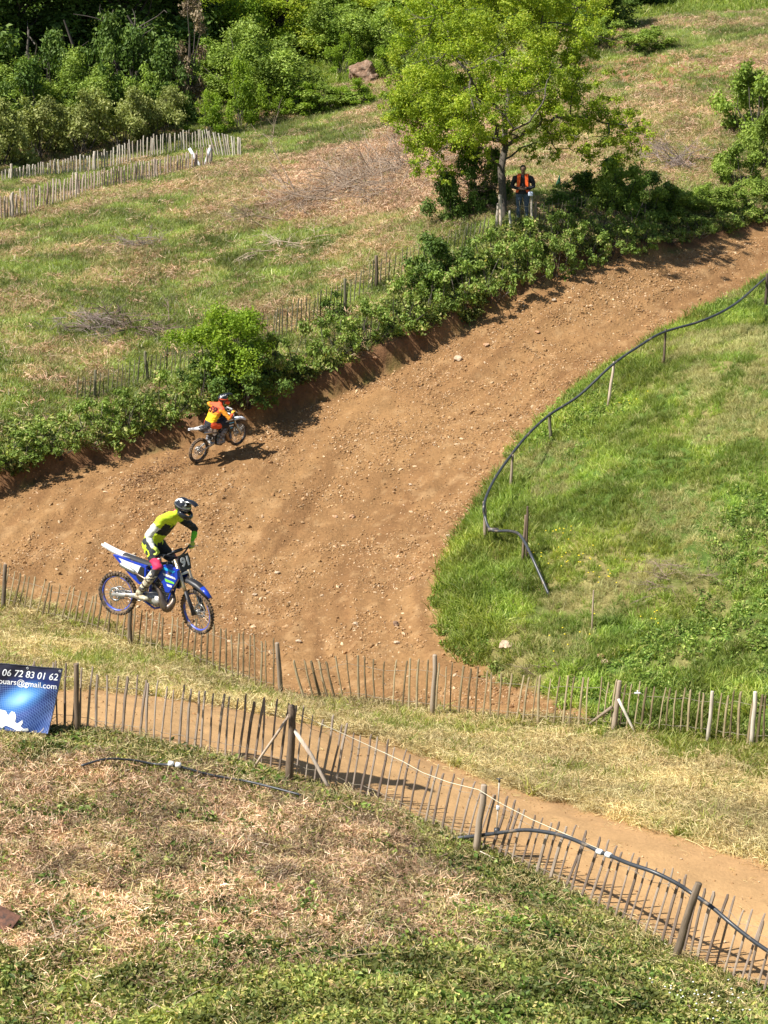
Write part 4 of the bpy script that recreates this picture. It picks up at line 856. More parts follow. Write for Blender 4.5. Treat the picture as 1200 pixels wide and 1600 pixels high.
# ------------------------------------------------------------------ fallen branches and brush piles
def twig_tree(mb, P, d, L_, r, lev, rr, spread=.6, flat=.35):
    P = Vector(P); d = Vector(d).normalized(); k = 4; pts_ = [P.copy()]
    for i in range(k):
        d = (d + Vector((rr.gauss(0, .16), rr.gauss(0, .16), rr.gauss(0, .12) - .02))).normalized(); P = P + d * L_ / k; pts_.append(P.copy())
        if lev > 0 and (i > 0 or rr.random() < .5):
            for _ in range(rr.choice((1, 1, 2))):
                nd = (d + Vector((rr.gauss(0, spread), rr.gauss(0, spread), rr.gauss(0, spread) * flat))).normalized(); twig_tree(mb, P, nd, L_ * rr.uniform(.4, .7), r * .55, lev - 1, rr, spread, flat)
    mb.tube(pts_, [r, r * .85, r * .7, r * .55, r * .3], n=4 if lev < 2 else 6, cap=False)
M_TWIG = woodmat('dry_brush', (.13, .09, .07), (.25, .18, .13), (.42, .33, .25)); M_TWIGP = woodmat('bleached_brush', (.24, .18, .12), (.42, .33, .23), (.62, .52, .39)); M_TWIGD = woodmat('purple_brown_brush', (.10, .07, .065), (.19, .14, .125), (.32, .25, .22))
def brush(px, py, w_px, n, mt, label, seed, h=.5, r0=.018, lev=2, pile=True):
    rr = random.Random(seed); P = ongr(px, py); R_ = w_px / 2 * depth(P) / F; mb = MB(); mb.smooth = False
    for i in range(n):
        a = rr.uniform(0, 2 * PI); q = R_ * rr.random() ** .6; st = Vector((q * math.cos(a), q * math.sin(a) * .7, 0)); st.z = gz(P.x + st.x, P.y + st.y) - P.z + h * rr.random() * (1 - q / R_ * .7)
        twig_tree(mb, st, (rr.gauss(0, 1), rr.gauss(0, 1), rr.uniform(-.1, .6) * (1 if pile else .4)), R_ * rr.uniform(.5, 1.0), r0, lev, rr)
    o = mb.build('brush_pile', mt); o.location = P; tag(o, label, 'brush pile'); return o
brush(125, 520, 80, 42, M_TWIGD, 'dense purplish pile of dead brush on the left of the field', 1, .8, .012)
brush(215, 388, 66, 28, M_TWIGD, 'small dark brush heap higher up the field', 2, .65, .012)
brush(205, 515, 130, 26, M_TWIG, 'spreading tangle of bare branches beside the purplish brush pile', 3, .45, .02)
brush(440, 395, 130, 11, M_TWIGP, 'pale fallen branches in the middle of the field', 4, .25, .024, pile=False)
brush(540, 305, 190, 52, M_TWIG, 'wide mat of grey brushwood left of the big tree', 5, .5, .022)
brush(610, 270, 130, 30, M_TWIG, 'brushwood heap just under the left boughs of the big tree', 6, .5, .022)
brush(440, 345, 110, 16, M_TWIG, 'thin scatter of twigs in the upper field', 7, .25, .02, pile=False)
brush(1050, 258, 90, 26, M_TWIGD, 'grey dead brush beside the shrubs at the right', 8, .6, .018)
brush(1045, 905, 90, 16, M_TWIG, 'dead weeds and twigs on the right of the mound', 9, .3, .010, pile=False)
brush(745, 330, 60, 40, M_TWIG, 'leafless thicket against the trunk of the big tree', 10, 2.0, .02)
brush(860, 1045, 60, 10, M_TWIG, 'twigs behind the middle fence at the foot of the mound', 12, .2, .010, pile=False)
for i, (x0, y0, x1, y1, lb) in enumerate([(90,1440,150,1490,'thin pale branch lying on the near slope at the left'),(325,1330,400,1322,'short straight straw coloured stick in the middle of the thatch'),(500,1530,575,1485,'long bleached twig on the ground cover'),(225,1575,262,1600,'small twig at the bottom left'),(520,1290,510,1335,'upright broken twig below the post brace'),(975,1485,1045,1498,'pale branch lying in front of the near fence'),(55,1490,120,1465,'bleached stick near the rusty plate')]):
    rr = random.Random(i + 60); a = ongr(x0, y0) + Vector((0, 0, .12)); b = ongr(x1, y1) + Vector((0, 0, .15)); mb = MB(); mb.smooth = False; d = b - a; twig_tree(mb, (0, 0, 0), d, d.length, .012, 1, rr, .5, .3)
    o = mb.build('twig', M_TWIGP); o.location = a; tag(o, lb, 'twig')
# ------------------------------------------------------------------ trees and shrubs
def leafcloud(clumps, ls, n_per, seed, aspect=.6, updir=.5, hollow=.35, hue=None, fuzz=.14):
    """leaf faces filling each clump (centre, radius), denser towards its skin"""
    r = np.random.default_rng(seed); Vs = []; Ss = []; tot = 0
    for (c, R_) in clumps:
        n = max(12, int(n_per * (R_ ** 2))); d = r.normal(0, 1, (n, 3)); d /= np.linalg.norm(d, axis=1)[:, None]; rad = (hollow + (1 - hollow) * r.uniform(0, 1, n) ** .6)[:, None]
        lump = 1 + .35 * np.sin(d[:, :1] * 5 + c[0] * 3) * np.sin(d[:, 1:2] * 6 + c[1] * 5) + .25 * np.sin(d[:, 2:3] * 9 + c[2] * 4 + d[:, :1] * 7)
        p = np.array(c)[None] + d * rad * R_ * lump * np.array([1, 1, .82]) + r.normal(0, fuzz, (n, 3)) * R_
        nr = d * .7 + r.normal(0, .6, (n, 3)); nr[:, 2] += updir; nr /= np.linalg.norm(nr, axis=1)[:, None]
        t = np.cross(nr, r.normal(0, 1, (n, 3))); t /= np.linalg.norm(t, axis=1)[:, None]; q = np.cross(nr, t); s = (ls * r.uniform(.55, 1.35, n))[:, None]
        Vs.append(np.stack([p - t * s / 2, p + q * s * aspect / 2 + nr * s * .12, p + t * s / 2, p - q * s * aspect / 2 + nr * s * .12], 1).reshape(-1, 3))
        cs = r.uniform(-.18, .18); Ss.append(np.repeat(np.clip(r.uniform(.1, .9, n) + cs, 0, 1), 4)); tot += n
    V = np.concatenate(Vs); S = np.concatenate(Ss); return mesh_np('foliage', V, np.arange(len(V)).reshape(-1, 4), S)
def limb(mb, a, b, r0, r1, rr, k=5, wob=.08, n=7):
    a, b = Vector(a), Vector(b); L_ = (b - a).length; P = []; R_ = []
    sag = Vector((rr.gauss(0, wob), rr.gauss(0, wob), rr.uniform(-.5, 1) * wob)) * L_
    for i in range(k + 1):
        t = i / k; P.append(a.lerp(b, t) + sag * math.sin(PI * t) + (Vector((rr.gauss(0, 1), rr.gauss(0, 1), rr.gauss(0, 1))) * L_ * .018 if 0 < i < k else Vector())); R_.append(r0 + (r1 - r0) * t)
    mb.tube(P, R_, n=n, cap=False); return P
M_OAK = leafmat('young_oak_leaves', [(0, (.15, .235, .022)), (.4, (.28, .385, .034)), (.75, (.42, .50, .050)), (1, (.56, .60, .10))], inst=False, trans=.42, wscale=.6, wvar=.2)
M_LIME = leafmat('lime_leaves', [(0, (.13, .22, .018)), (.5, (.23, .35, .03)), (1, (.35, .46, .05))], inst=False, trans=.4, wscale=.6, wvar=.2)
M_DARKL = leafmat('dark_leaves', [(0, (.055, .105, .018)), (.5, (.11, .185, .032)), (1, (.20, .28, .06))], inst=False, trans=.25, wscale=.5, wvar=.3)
M_MIDL = leafmat('mid_leaves', [(0, (.13, .21, .03)), (.5, (.25, .35, .055)), (1, (.37, .46, .10))], inst=False, trans=.3, wscale=.5, wvar=.25)
M_OLIVE = leafmat('olive_leaves', [(0, (.16, .20, .05)), (.5, (.29, .33, .09)), (1, (.44, .45, .17))], inst=False, trans=.25, wscale=.5, wvar=.25)
M_BRAMB = leafmat('bramble_leaves', [(0, (.11, .18, .03)), (.5, (.22, .32, .06)), (.85, (.35, .43, .11)), (1, (.48, .40, .18))], inst=False, trans=.3, wscale=1.2, wvar=.3)
M_DEAD = leafmat('dead_brown_leaves', [(0, (.17, .12, .07)), (.5, (.28, .21, .13)), (1, (.42, .33, .22))], inst=False, trans=.15, wscale=.6, wvar=.2)
M_BARK = woodmat('grey_bark', (.05, .04, .032), (.12, .10, .08), (.23, .20, .165)); M_BARKD = woodmat('dark_bark', (.03, .025, .02), (.07, .055, .045), (.13, .11, .09))
for m in (M_BARK, M_BARKD): pass

# -- the big tree over the marshal: every clump of leaves has its limb
base = ongr(786, 343); D0 = depth(base); rr = random.Random(5)
T = thing('broadleaf_tree', 'big bright green tree leaning over the marshal at the top of the bank', 'tree', base)
def tp(px, py, dd): return W(px, py, D0 + dd) - base
tk = [Vector((0, 0, -.3)), tp(785, 300, 0), tp(783, 262, .1), tp(790, 228, .1), tp(788, 190, .2), tp(795, 150, .3), tp(790, 110, .3)]
mb = MB(); mb.tube(tk, [.15, .125, .115, .105, .08, .06, .045], n=10, cap=False)
forks = [tk[2], tk[3], tk[4], tk[5]]
clumps = []
spec = [(700,20,52,-.6),(760,30,55,.6),(820,10,52,-.3),(870,50,50,.4),(665,60,50,.3),(720,85,50,-1.2),(790,80,55,-1.4),(850,105,46,-.8),(900,95,34,.6),(660,120,46,-.4),(705,150,46,-1.0),(760,140,45,1.0),
        (640,90,34,1.0),(680,190,40,.2),(735,200,36,-1.2),(655,215,34,.6),(790,175,34,-1.2),(845,160,36,-.5),(895,150,36,.8),(925,170,34,-.4),(960,185,30,.4),(985,205,26,0),(900,205,32,.9),(945,220,26,-.5),
        (665,250,26,-.2),(700,232,24,.8),(815,215,24,-.6),(860,205,26,.4),(980,235,20,.5),(915,240,18,.2),(835,240,16,.3),(780,0,60,1.0),(720,-20,55,.2),(850,-30,55,0),(790,-45,50,-.5),(900,20,36,1.0),(640,30,30,-.2),(625,150,24,.2),(1000,195,16,.3),(870,240,14,-.4),(690,270,18,.3),(808,118,40,1.4),(745,60,40,1.8),(755,245,14,-.6),
        (700,200,36,.2),(665,152,40,0),(738,200,30,.3),(715,178,32,.1),(720,240,18,.9),(650,165,34,.9),(690,120,44,.8),(830,60,46,1.2),(740,170,36,-1.8),(810,150,36,-1.2),(870,185,30,-.9),(760,275,14,1.2),(905,10,40,.3),(660,10,36,.6),(925,55,34,-.2),(905,120,30,-.6),(635,190,24,.4)]
skel = []
for (st, way, r0) in [(3, [(770,190,-.4),(748,150,-1.0),(725,110,-1.4),(700,60,-1.0),(690,20,-.8)], .085), (4, [(800,160,.2),(815,120,.2),(835,70,.1),(850,20,0),(845,-20,0)], .08), (3, [(820,205,-.2),(860,185,-.3),(905,180,-.2),(950,190,-.1),(985,205,0)], .07),
        (3, [(755,205,.5),(715,190,.9),(680,200,.7),(655,215,.6)], .06), (5, [(785,90,.5),(775,50,.6),(765,10,.8),(770,-30,.6)], .06), (4, [(770,160,.9),(740,110,1.6),(700,80,1.8),(670,60,1.4)], .06), (4, [(830,140,.9),(870,110,1.2),(895,60,1.0),(900,20,.8)], .055),
        (2, [(768,245,-.4),(735,225,-.8),(700,232,-.3),(670,248,-.2)], .045), (3, [(800,205,-.9),(830,190,-1.6),(850,150,-1.5),(855,105,-1.3)], .05), (2, [(810,235,.3),(845,222,.3),(880,232,.2),(915,240,.2)], .035)]:
    P_ = smooth_path([tk[st]] + [tp(x, y, d * 1.6) for x, y, d in way], 4); nP = len(P_); P_ = [p + Vector((rr.gauss(0, .05), rr.gauss(0, .05), rr.gauss(0, .05))) if 0 < i else p for i, p in enumerate(P_)]
    mb.tube(P_, [r0 * (1 - .8 * i / nP) for i in range(nP)], n=7, cap=False); skel += [(p, r0 * (1 - .8 * i / nP)) for i, p in enumerate(P_)][2:]
for (x, y, rp, dd) in spec:
    c = tp(x, y, dd * 1.6); R_ = rp * D0 / F; f, fr = min(skel, key=lambda q: (q[0] - c).length)
    P = limb(mb, f, c, min(fr * .8, .04), .010, rr, 4, .10, 5)
    for k in range(5):
        e = c + Vector((rr.gauss(0, .6), rr.gauss(0, .6), rr.gauss(0, .4))) * R_; limb(mb, P[rr.choice((2, 3))], e, .013, .004, rr, 3, .1, 4)
    for k in range(13): # sub clumps break the outline
        o_ = Vector((rr.gauss(0, .62), rr.gauss(0, .62), rr.gauss(0, .52))) * R_; clumps.append((tuple(c + o_), R_ * rr.uniform(.17, .37)))
mb.build('trunk', M_BARK, T); link('crown', leafcloud(clumps, .092, 3000, 1, hollow=.0, fuzz=.30), M_OAK, T)

def make_tree(name, label, cat, base, H, R_, lm, seed, n=12, ls=.16, per=180, trunk=True, zlow=.25, bark=None, group=None, stems=1, squash=1.0):
    rr = random.Random(seed); root = thing(name, label, cat, base, group=group); cl = []; mb = MB()
    z0 = H * zlow; 
    for i in range(n):
        a = rr.uniform(0, 2 * PI); zf = rr.random(); z = z0 + (H - z0) * zf * .9; prof = math.sin(PI * min(1, .18 + .78 * zf)) ** .7; q = R_ * prof * rr.random() ** .5 * .85
        c = Vector((q * math.cos(a), q * math.sin(a) * squash, z)); r_ = rr.uniform(.22, .42) * min(R_, H * .5)
        st = Vector((rr.gauss(0, .06) * R_, rr.gauss(0, .06) * R_, -.2)) if stems > 1 else Vector((0, 0, min(z * .5, H * .45)))
        limb(mb, st, c, max(.012, .010 * H), .008, rr, 4, .08, 5)
        for k in range(2): cl.append((tuple(c + Vector((rr.gauss(0, .5), rr.gauss(0, .5), rr.gauss(0, .4))) * r_), r_ * rr.uniform(.55, .95)))
    if stems == 1: mb.tube([(0, 0, -.3), (rr.gauss(0, .03) * H, rr.gauss(0, .03) * H, H * .3), (rr.gauss(0, .03) * H, 0, H * .62)], [.022 * H, .017 * H, .009 * H], n=8, cap=False)
    mb.build('trunk' if stems == 1 else 'stems', bark or M_BARKD, root); link('crown', leafcloud(cl, ls, per * (9 if H < 4.5 else 7), seed, hollow=.3), lm, root); return root
for _t in range(0): pass
def copy_tree(src, loc, rz, sc, label):
    o = src.copy(); C.objects.link(o); o.location = loc; o.rotation_euler = (0, 0, rz); o.scale = sc if isinstance(sc, tuple) else (sc,) * 3
    o['label'] = label
    for ch in src.children: c = ch.copy(); C.objects.link(c); c.parent = o
    return o
# -- prototypes for woodland
hid = Vector((0, 0, 0))
protos = {}
def wood(kind, px, py, hpx, label, wpx=None, seed=0, dd=0.0, group='trees and shrubs at the edge of the wood'):
    """kind of plant with its foot at (px,py) and its top hpx above"""
    P = ongr(px, py, dd); sc = F / depth(P); H = hpx * 1.12 / sc; Rr = (wpx or hpx * .8) * (1.4 if kind in ('mid', 'dark', 'olive', 'bright') else 1.25) / 2 / sc
    H0, R0 = {'lime': (4, 2.2), 'dark': (9, 3.6), 'mid': (6, 3.0), 'olive': (2.6, 2.2), 'shrub': (2.2, 1.6), 'dead': (5, 1.4), 'bright': (9, 3.4), 'darkshrub': (2.2, 1.6), 'limebush': (2.2, 1.9)}[kind]
    if kind not in protos:
        args = {'lime': (M_LIME, 31, 14, .15, 150, .08, 3), 'dark': (M_DARKL, 32, 30, .24, 75, .12, 1), 'mid': (M_MIDL, 33, 22, .20, 95, .06, 1), 'olive': (M_OLIVE, 34, 20, .15, 160, .05, 4), 'shrub': (M_MIDL, 35, 20, .12, 300, .03, 5), 'limebush': (M_LIME, 39, 18, .11, 260, .03, 5), 'darkshrub': (M_DARKL, 38, 16, .12, 260, .03, 4), 'dead': (M_DEAD, 36, 14, .16, 130, .1, 1), 'bright': (M_OAK, 37, 30, .24, 75, .08, 1)}[kind]
        lm, sd_, n, ls, per, zl, st = args
        nm = {'lime': 'young_tree', 'dark': 'dark_tree', 'mid': 'bushy_tree', 'olive': 'hedge_shrub', 'shrub': 'leafy_shrub', 'darkshrub': 'dark_shrub', 'limebush': 'lime_bush', 'dead': 'dead_tree', 'bright': 'bright_tree'}[kind]
        t = make_tree(nm, label, 'shrub' if kind in ('olive', 'shrub', 'darkshrub', 'limebush') else 'tree', P, H0, R0, lm, sd_, n, ls, per, zlow=zl, stems=st, group=group); protos[kind] = t
    else: t = copy_tree(protos[kind], P, (seed * 2.399 + px * .07) % (2 * PI), 1, label); t['group'] = group
    t.scale = (Rr / R0, Rr / R0, H / H0); return t
# hedge in front of the wood, left
wl_ = [
 ('olive', 0, 262, 92, 'olive hedge shrub at the left edge behind the far fence', 110), ('olive', 62, 250, 84, 'rounded olive hedge shrub, second from the left edge', 100), ('olive', 128, 243, 88, 'olive hedge shrub above the upper far fence', 105),
 ('olive', 190, 232, 80, 'olive hedge shrub at the middle of the upper far fence', 95), ('olive', 250, 222, 72, 'low olive shrub left of the bright young tree', 80), ('olive', -50, 275, 92, 'olive hedge shrub cut by the left edge', 110),
 ('mid', 30, 205, 92, 'light green leafy tree behind the hedge at the far left', 110), ('mid', 140, 200, 100, 'light green young tree between dark gaps in the wood', 90), ('shrub', 232, 205, 90, 'arching green shrub with upright shoots in front of the dark wood', 80),
 ('limebush', 328, 212, 62, 'bright lime tree beside the end of the far fences', 80), ('limebush', 375, 200, 95, 'bright lime tree behind the fence corner', 90), ('dead', 300, 190, 190, 'brown dead leafed tree at the edge of the dark wood', 55),
 ('mid', 420, 175, 120, 'medium green tree left of the boulder', 110), ('lime', 372, 120, 110, 'lime green tree high in the left wood', 110), ('bright', 440, 95, 140, 'tall light green tree at the top left of centre', 130), ('limebush', 480, 180, 45, 'low lime shrub mound left of the boulder', 100),
 ('limebush', 432, 182, 40, 'low lime shrub below the medium green tree', 70), ('mid', 520, 95, 90, 'green tree just above and left of the boulder', 100), ('shrub', 600, 85, 70, 'green shrub directly above the boulder', 90), ('bright', 560, 30, 80, 'light green tree at the top above the boulder', 110),
 ('shrub', 655, 175, 90, 'dark green shrub behind the left boughs of the big tree', 90), ('shrub', 625, 185, 45, 'low shrub left of the big tree crown', 60), ('limebush', 620, 120, 60, 'lime shrub between the boulder and the big tree', 70),
 ('dark', 20, 150, 230, 'dark tree at the top left corner', 190), ('dark', 110, 140, 220, 'dark leafy tree, second in the back row', 170), ('dark', 200, 135, 220, 'dark leafy tree in the middle of the back row', 180), ('dark', 280, 120, 200, 'dark leafy tree at the right end of the back row', 140),
 ('dark', -60, 170, 240, 'dark tree beyond the left edge of the back row', 190), ('bright', 330, 60, 130, 'light green tree at the very top left of centre', 120), ('mid', 680, 20, 90, 'green tree at the top behind the big tree', 120), ('mid', 500, 20, 90, 'green tree at the top in front of the sky line', 120),
 ('dark', 930, 50, 90, 'dark green tree right of the big crown at the top', 110), ('dark', 860, 40, 90, 'dark green tree hidden behind the big crown', 120), ('dark', 1000, 12, 50, 'dark tree cut by the top edge right of centre', 80),
 ('limebush', 560, 165, 38, 'lime bush just below the boulder', 80), ('shrub', 500, 175, 40, 'low green shrub at the foot of the lime mound', 100), ('mid', 470, 60, 110, 'leafy green tree in the middle of the upper left wood', 110), ('limebush', 540, 120, 60, 'small lime tree touching the left of the boulder', 70), ('bright', 385, 40, 130, 'pale green tree crossing the top edge left of centre', 120), ('mid', 350, 160, 100, 'green tree between the dead tree and the lime trees', 90), ('shrub', 590, 60, 50, 'pale green shrub above and right of the boulder', 90), ('limebush', 640, 60, 60, 'lime tree at the upper left of the big crown', 80), ('shrub', 940, 70, 40, 'low shrub under the dark tree at the top', 80), ('shrub', 1010, 78, 32, 'low olive shrub beside the dry red strip', 90),
 ('dark', 70, 60, 120, 'dark tree far back in the left wood', 160), ('dark', 250, 50, 120, 'dark tree far back between the dead tree and the corner', 150), ('mid', 400, 10, 60, 'green tree on the far crest at the top', 120), ('dark', 160, 10, 80, 'dark tree on the far crest above the hedge', 160), ('dark', 620, -5, 60, 'dark tree on the far crest behind the big tree', 130), ('mid', 760, -5, 60, 'green tree on the far crest behind the big crown', 130),
]
for i, q in enumerate(wl_): wood(q[0], q[1], q[2], q[3], q[4], q[5], i)
wr = [('shrub', 1178, 212, 100, 'tall green shrub at the upper right edge', 120), ('shrub', 1155, 292, 62, 'green shrub below the tall one at the right edge', 80), ('shrub', 1205, 262, 80, 'green shrub cut by the right edge', 80), ('shrub', 1100, 330, 40, 'green shrub above the upper end of the track', 80),
      ('shrub', 1150, 335, 44, 'bright leafy shrub beside the top of the track', 90), ('shrub', 1215, 318, 48, 'leafy shrub where the track leaves the picture', 80), ('shrub', 1050, 340, 48, 'dark green shrub at the right end of the shaded bank', 80), ('shrub', 960, 335, 85, 'dark shrub in the shade of the big tree', 90), ('shrub', 1005, 342, 56, 'shrub on the bank right of the shaded fence', 80)]
for i, q in enumerate(wr): wood(q[0], q[1], q[2], q[3], q[4], q[5], i + 50, group='shrubs at the upper right of the track')

# -- brambles overhanging the bank
bp_ = [make_tree('bramble_bush', 'x', 'bramble', Vector((0, 0, 0)), 1.0, 1.25, M_BRAMB, 400 + i, 16, .085, 420, zlow=.02, stems=4, group='brambles along the earth bank', squash=.7) for i in range(3)]
br = [(20,712,42,100),(-40,728,42,100),(95,695,48,95),(150,672,52,100),(205,660,55,95),(262,640,56,95),(318,622,60,90),(420,585,66,95),(470,570,62,95),(525,545,58,95),(575,520,55,100),(625,500,56,100),(672,480,56,90),(722,462,56,95),(775,450,62,100),(825,432,62,95),(870,418,52,85),(915,398,48,80),(960,388,40,80),(1005,378,34,75),(1048,366,30,70),(1090,356,26,70),(1130,346,24,70),(1180,330,24,80),
      (650,450,52,80),(760,405,50,90),(820,392,48,90),(880,375,48,80),(700,430,52,90),(930,360,48,80),(180,640,36,60),(60,690,36,70),(1000,352,50,80)]
names = ['at the left edge','cut by the left edge','above the reddish soil on the left','left of the climbing rider','just above the dust','behind the climbing rider','beside the climbing rider helmet','right of the tall hawthorn','overhanging the dark hollow','right of the dark hollow','below the grey fence post','on the crumbling bank','under the dark round bush','right of the dark round bush','below the tree trunk','below the marshal','right of the marshal on the bank','over the low red bank','in the tree shadow','at the end of the tree shadow','past the shadow','near the top of the track','second last up the track','last up the track',
         'on the fence by the dark bush','behind the fence gap','in front of the marshal','at the right of the marshal','against the mossy fence','in deep shade of the tree','tucked behind the left fence post','low and thin at the left','in the shade beside the shrubs']
for i, (x, y, h, w_) in enumerate(br):
    P = ongr(x, y + 12); sc = F / depth(P); lb = 'leafy green bramble ' + names[i]; w_ *= 1.35; h *= 1.22
    if i < 3: t = bp_[i]; t.location = P; t['label'] = lb
    else: t = copy_tree(bp_[i % 3], P, 0, 1, lb)
    t.rotation_euler = (0, 0, math.radians(38) + rr.uniform(-.25, .25) + (PI if i % 2 else 0)); t.scale = (w_ / sc / 2 / 1.15, w_ / sc / 2 / 1.25, h / sc / 1.0)
# hawthorn and round bush on the bank
make_tree('hawthorn', 'bright lime topped hawthorn bush growing out of the bank behind the climbing rider', 'bush', ongr(362, 606), 2.15, 1.6, M_LIME, 501, 30, .085, 330, zlow=.40, stems=5)
make_tree('ivy_bush', 'dark leafy bush hanging under the lime hawthorn over the bank', 'bush', ongr(385, 628), 1.6, 1.35, M_DARKL, 502, 24, .10, 330, zlow=.05, stems=4)
make_tree('ivy_bush', 'low dark ivy left of the hawthorn on the fence', 'bush', ongr(318, 600), .95, .9, M_DARKL, 505, 14, .09, 330, zlow=.05, stems=4)
make_tree('round_bush', 'round dark green bush by the mossy fence above the bank', 'bush', ongr(682, 452), 1.75, 1.15, M_DARKL, 503, 22, .10, 330, zlow=.08, stems=4)
make_tree('ivy_bush', 'small dark ivy clump on the fence left of the grey post', 'bush', ongr(525, 500), .9, .55, M_DARKL, 504, 10, .09, 330, zlow=.08, stems=4)
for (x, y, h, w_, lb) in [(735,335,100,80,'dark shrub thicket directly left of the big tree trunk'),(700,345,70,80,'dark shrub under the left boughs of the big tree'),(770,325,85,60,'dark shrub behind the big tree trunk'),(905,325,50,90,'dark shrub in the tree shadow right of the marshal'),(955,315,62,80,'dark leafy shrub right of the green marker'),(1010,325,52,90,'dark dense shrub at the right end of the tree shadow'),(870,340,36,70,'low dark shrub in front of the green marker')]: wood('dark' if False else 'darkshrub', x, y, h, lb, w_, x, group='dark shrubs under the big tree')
for (x, y, h, w_, lb) in [(45,215,110,110,'green shrub filling the gap behind the second hedge shrub'),(95,195,130,110,'dark shrub in the wood behind the bare trunks on the left'),(170,190,150,110,'dark shrub filling the middle of the left wood'),(215,190,130,100,'dark shrub close to the arching shrub'),(265,195,120,100,'dark shrub left of the brown dead tree'),(10,180,120,110,'dark shrub at the left edge of the wood')]: wood('darkshrub', x, y, h, lb, w_, x, group='undergrowth in the dark wood')
# thin row of trunks in the dark wood
for i, (x, y, h) in enumerate([(60,190,140),(105,185,150),(178,180,160),(215,178,150)]):
    P = ongr(x, y); sc = F / depth(P); mb = MB(); r_ = random.Random(i); H = h / sc; t = thing('bare_tree', 'bare dark trunk in the wood, ' + ['left of the light young tree','close behind the light young tree','right of the light young tree','left of the dead tree','nearest the dead tree','deep in the wood on the left','deep in the wood in the middle'][i], 'tree', P)
    mb.tube([(0, 0, -.2), (r_.gauss(0, .15), 0, H * .4), (r_.gauss(0, .3), 0, H * .75), (r_.gauss(0, .4), 0, H)], [.13, .11, .08, .04], n=7, cap=False)
    for k in range(6): z = H * r_.uniform(.3, .9); limb(mb, (0, 0, z), (r_.gauss(0, 1), r_.gauss(0, 1), z + r_.uniform(.2, 1.2)), .04, .012, r_, 4, .1, 5)
    mb.build('trunk', M_BARKD, t)
# long dense turf on the far slopes and beyond
X, Y = cand_fan(26000, 112, 150, 1.4); q = (X, Y); scatter('far_grass', 'rough green grass on the far slope below the wood', 'grass', short, X, Y, rng.uniform(2.0, 3.6, len(X)), tint(len(X), (1.0, 1.05, .9), .2) * (.85 + .3 * fbm(X, Y, 3, 3, 120))[:, None], follow=.6)

# ------------------------------------------------------------------ motorcycles and people
def lerp_path(P, t): 
    return P
def arc_xz(pts_, half_w, thick, mb, crown=.02, taper=None):
    """curved sheet running along xz points, half_w wide, with its edges turned down"""
    P = [Vector((p[0], 0, p[1])) for p in pts_]; n = len(P); rings = []
    for i, p in enumerate(P):
        t = (P[min(i + 1, n - 1)] - P[max(i - 1, 0)]).normalized(); nr = Vector((-t.z, 0, t.x)); w_ = half_w * (taper[i] if taper else 1)
        top = [p + Vector((0, y * w_, 0)) + nr * (crown * (1 - abs(y) ** 2.5) * 1.4 - (.028 if abs(y) > .99 else 0)) for y in (-1, -.85, -.4, 0, .4, .85, 1)]
        rings.append(top + [q - nr * thick for q in reversed(top)])
    m = len(rings[0]); vs = [v for r in rings for v in r]; fs = []
    for i in range(n - 1):
        for k in range(m): a = i * m + k; b = i * m + (k + 1) % m; fs.append((a, a + m, b + m, b))
    fs.append(tuple(range(m))); fs.append(tuple(range((n - 1) * m + m - 1, (n - 1) * m - 1, -1))); mb.add(vs, fs)
def Ry(a): return Matrix.Rotation(a, 3, 'Y')
def Rx(a): return Matrix.Rotation(a, 3, 'X')
def digits_mesh(txt, size, bold=.008):
    c = bpy.data.curves.new('number', 'FONT'); c.body = txt; c.size = size; c.offset = bold; c.align_x = 'CENTER'; c.align_y = 'CENTER'; c.extrude = .002
    o = bpy.data.objects.new('number_source', c); C.objects.link(o); bpy.context.view_layer.update(); me = bpy.data.meshes.new_from_object(o); bpy.data.objects.remove(o); return me
M_TYRE = mat('dusty_rubber', (.035, .032, .030), .9, var=.2, scale=20, dirt=(.22, .145, .085), dscale=9, dlo=.42); M_STEEL = mat('brushed_steel', (.55, .54, .52), .35, .9, scale=60); M_ALU = mat('cast_aluminium', (.55, .54, .52), .45, .6, scale=40, dirt=(.28, .19, .12), dscale=9, dlo=.55)
M_BLK = mat('black_plastic', (.022, .022, .026), .45, scale=20); M_SEAT = mat('black_seat_vinyl', (.03, .03, .034), .7); M_PIPE = mat('raw_steel_pipe', (.20, .15, .12), .35, .8, var=.3, scale=12); M_GOLD = mat('fork_gold', (.62, .50, .34), .3, .8)
M_BLUE = mat('race_blue', (.012, .045, .42), .3, coat=.4, dirt=(.30, .2, .13), dscale=7, dlo=.57); M_CYAN = mat('cyan_graphic', (.02, .38, .75), .35); M_BLUEL = mat('violet_blue_rim', (.10, .14, .62), .35, .3, dirt=(.20, .14, .09), dscale=6, dlo=.47); M_WP = mat('white_plastic_panel', (.78, .78, .80), .4, dirt=(.45, .34, .24), dscale=9, dlo=.58); M_GRN = mat('lime_graphic', (.25, .75, .06), .4); M_NUMW = mat('number_white', (.82, .82, .82), .5); M_NUMB = mat('number_black', (.015, .015, .02), .5)
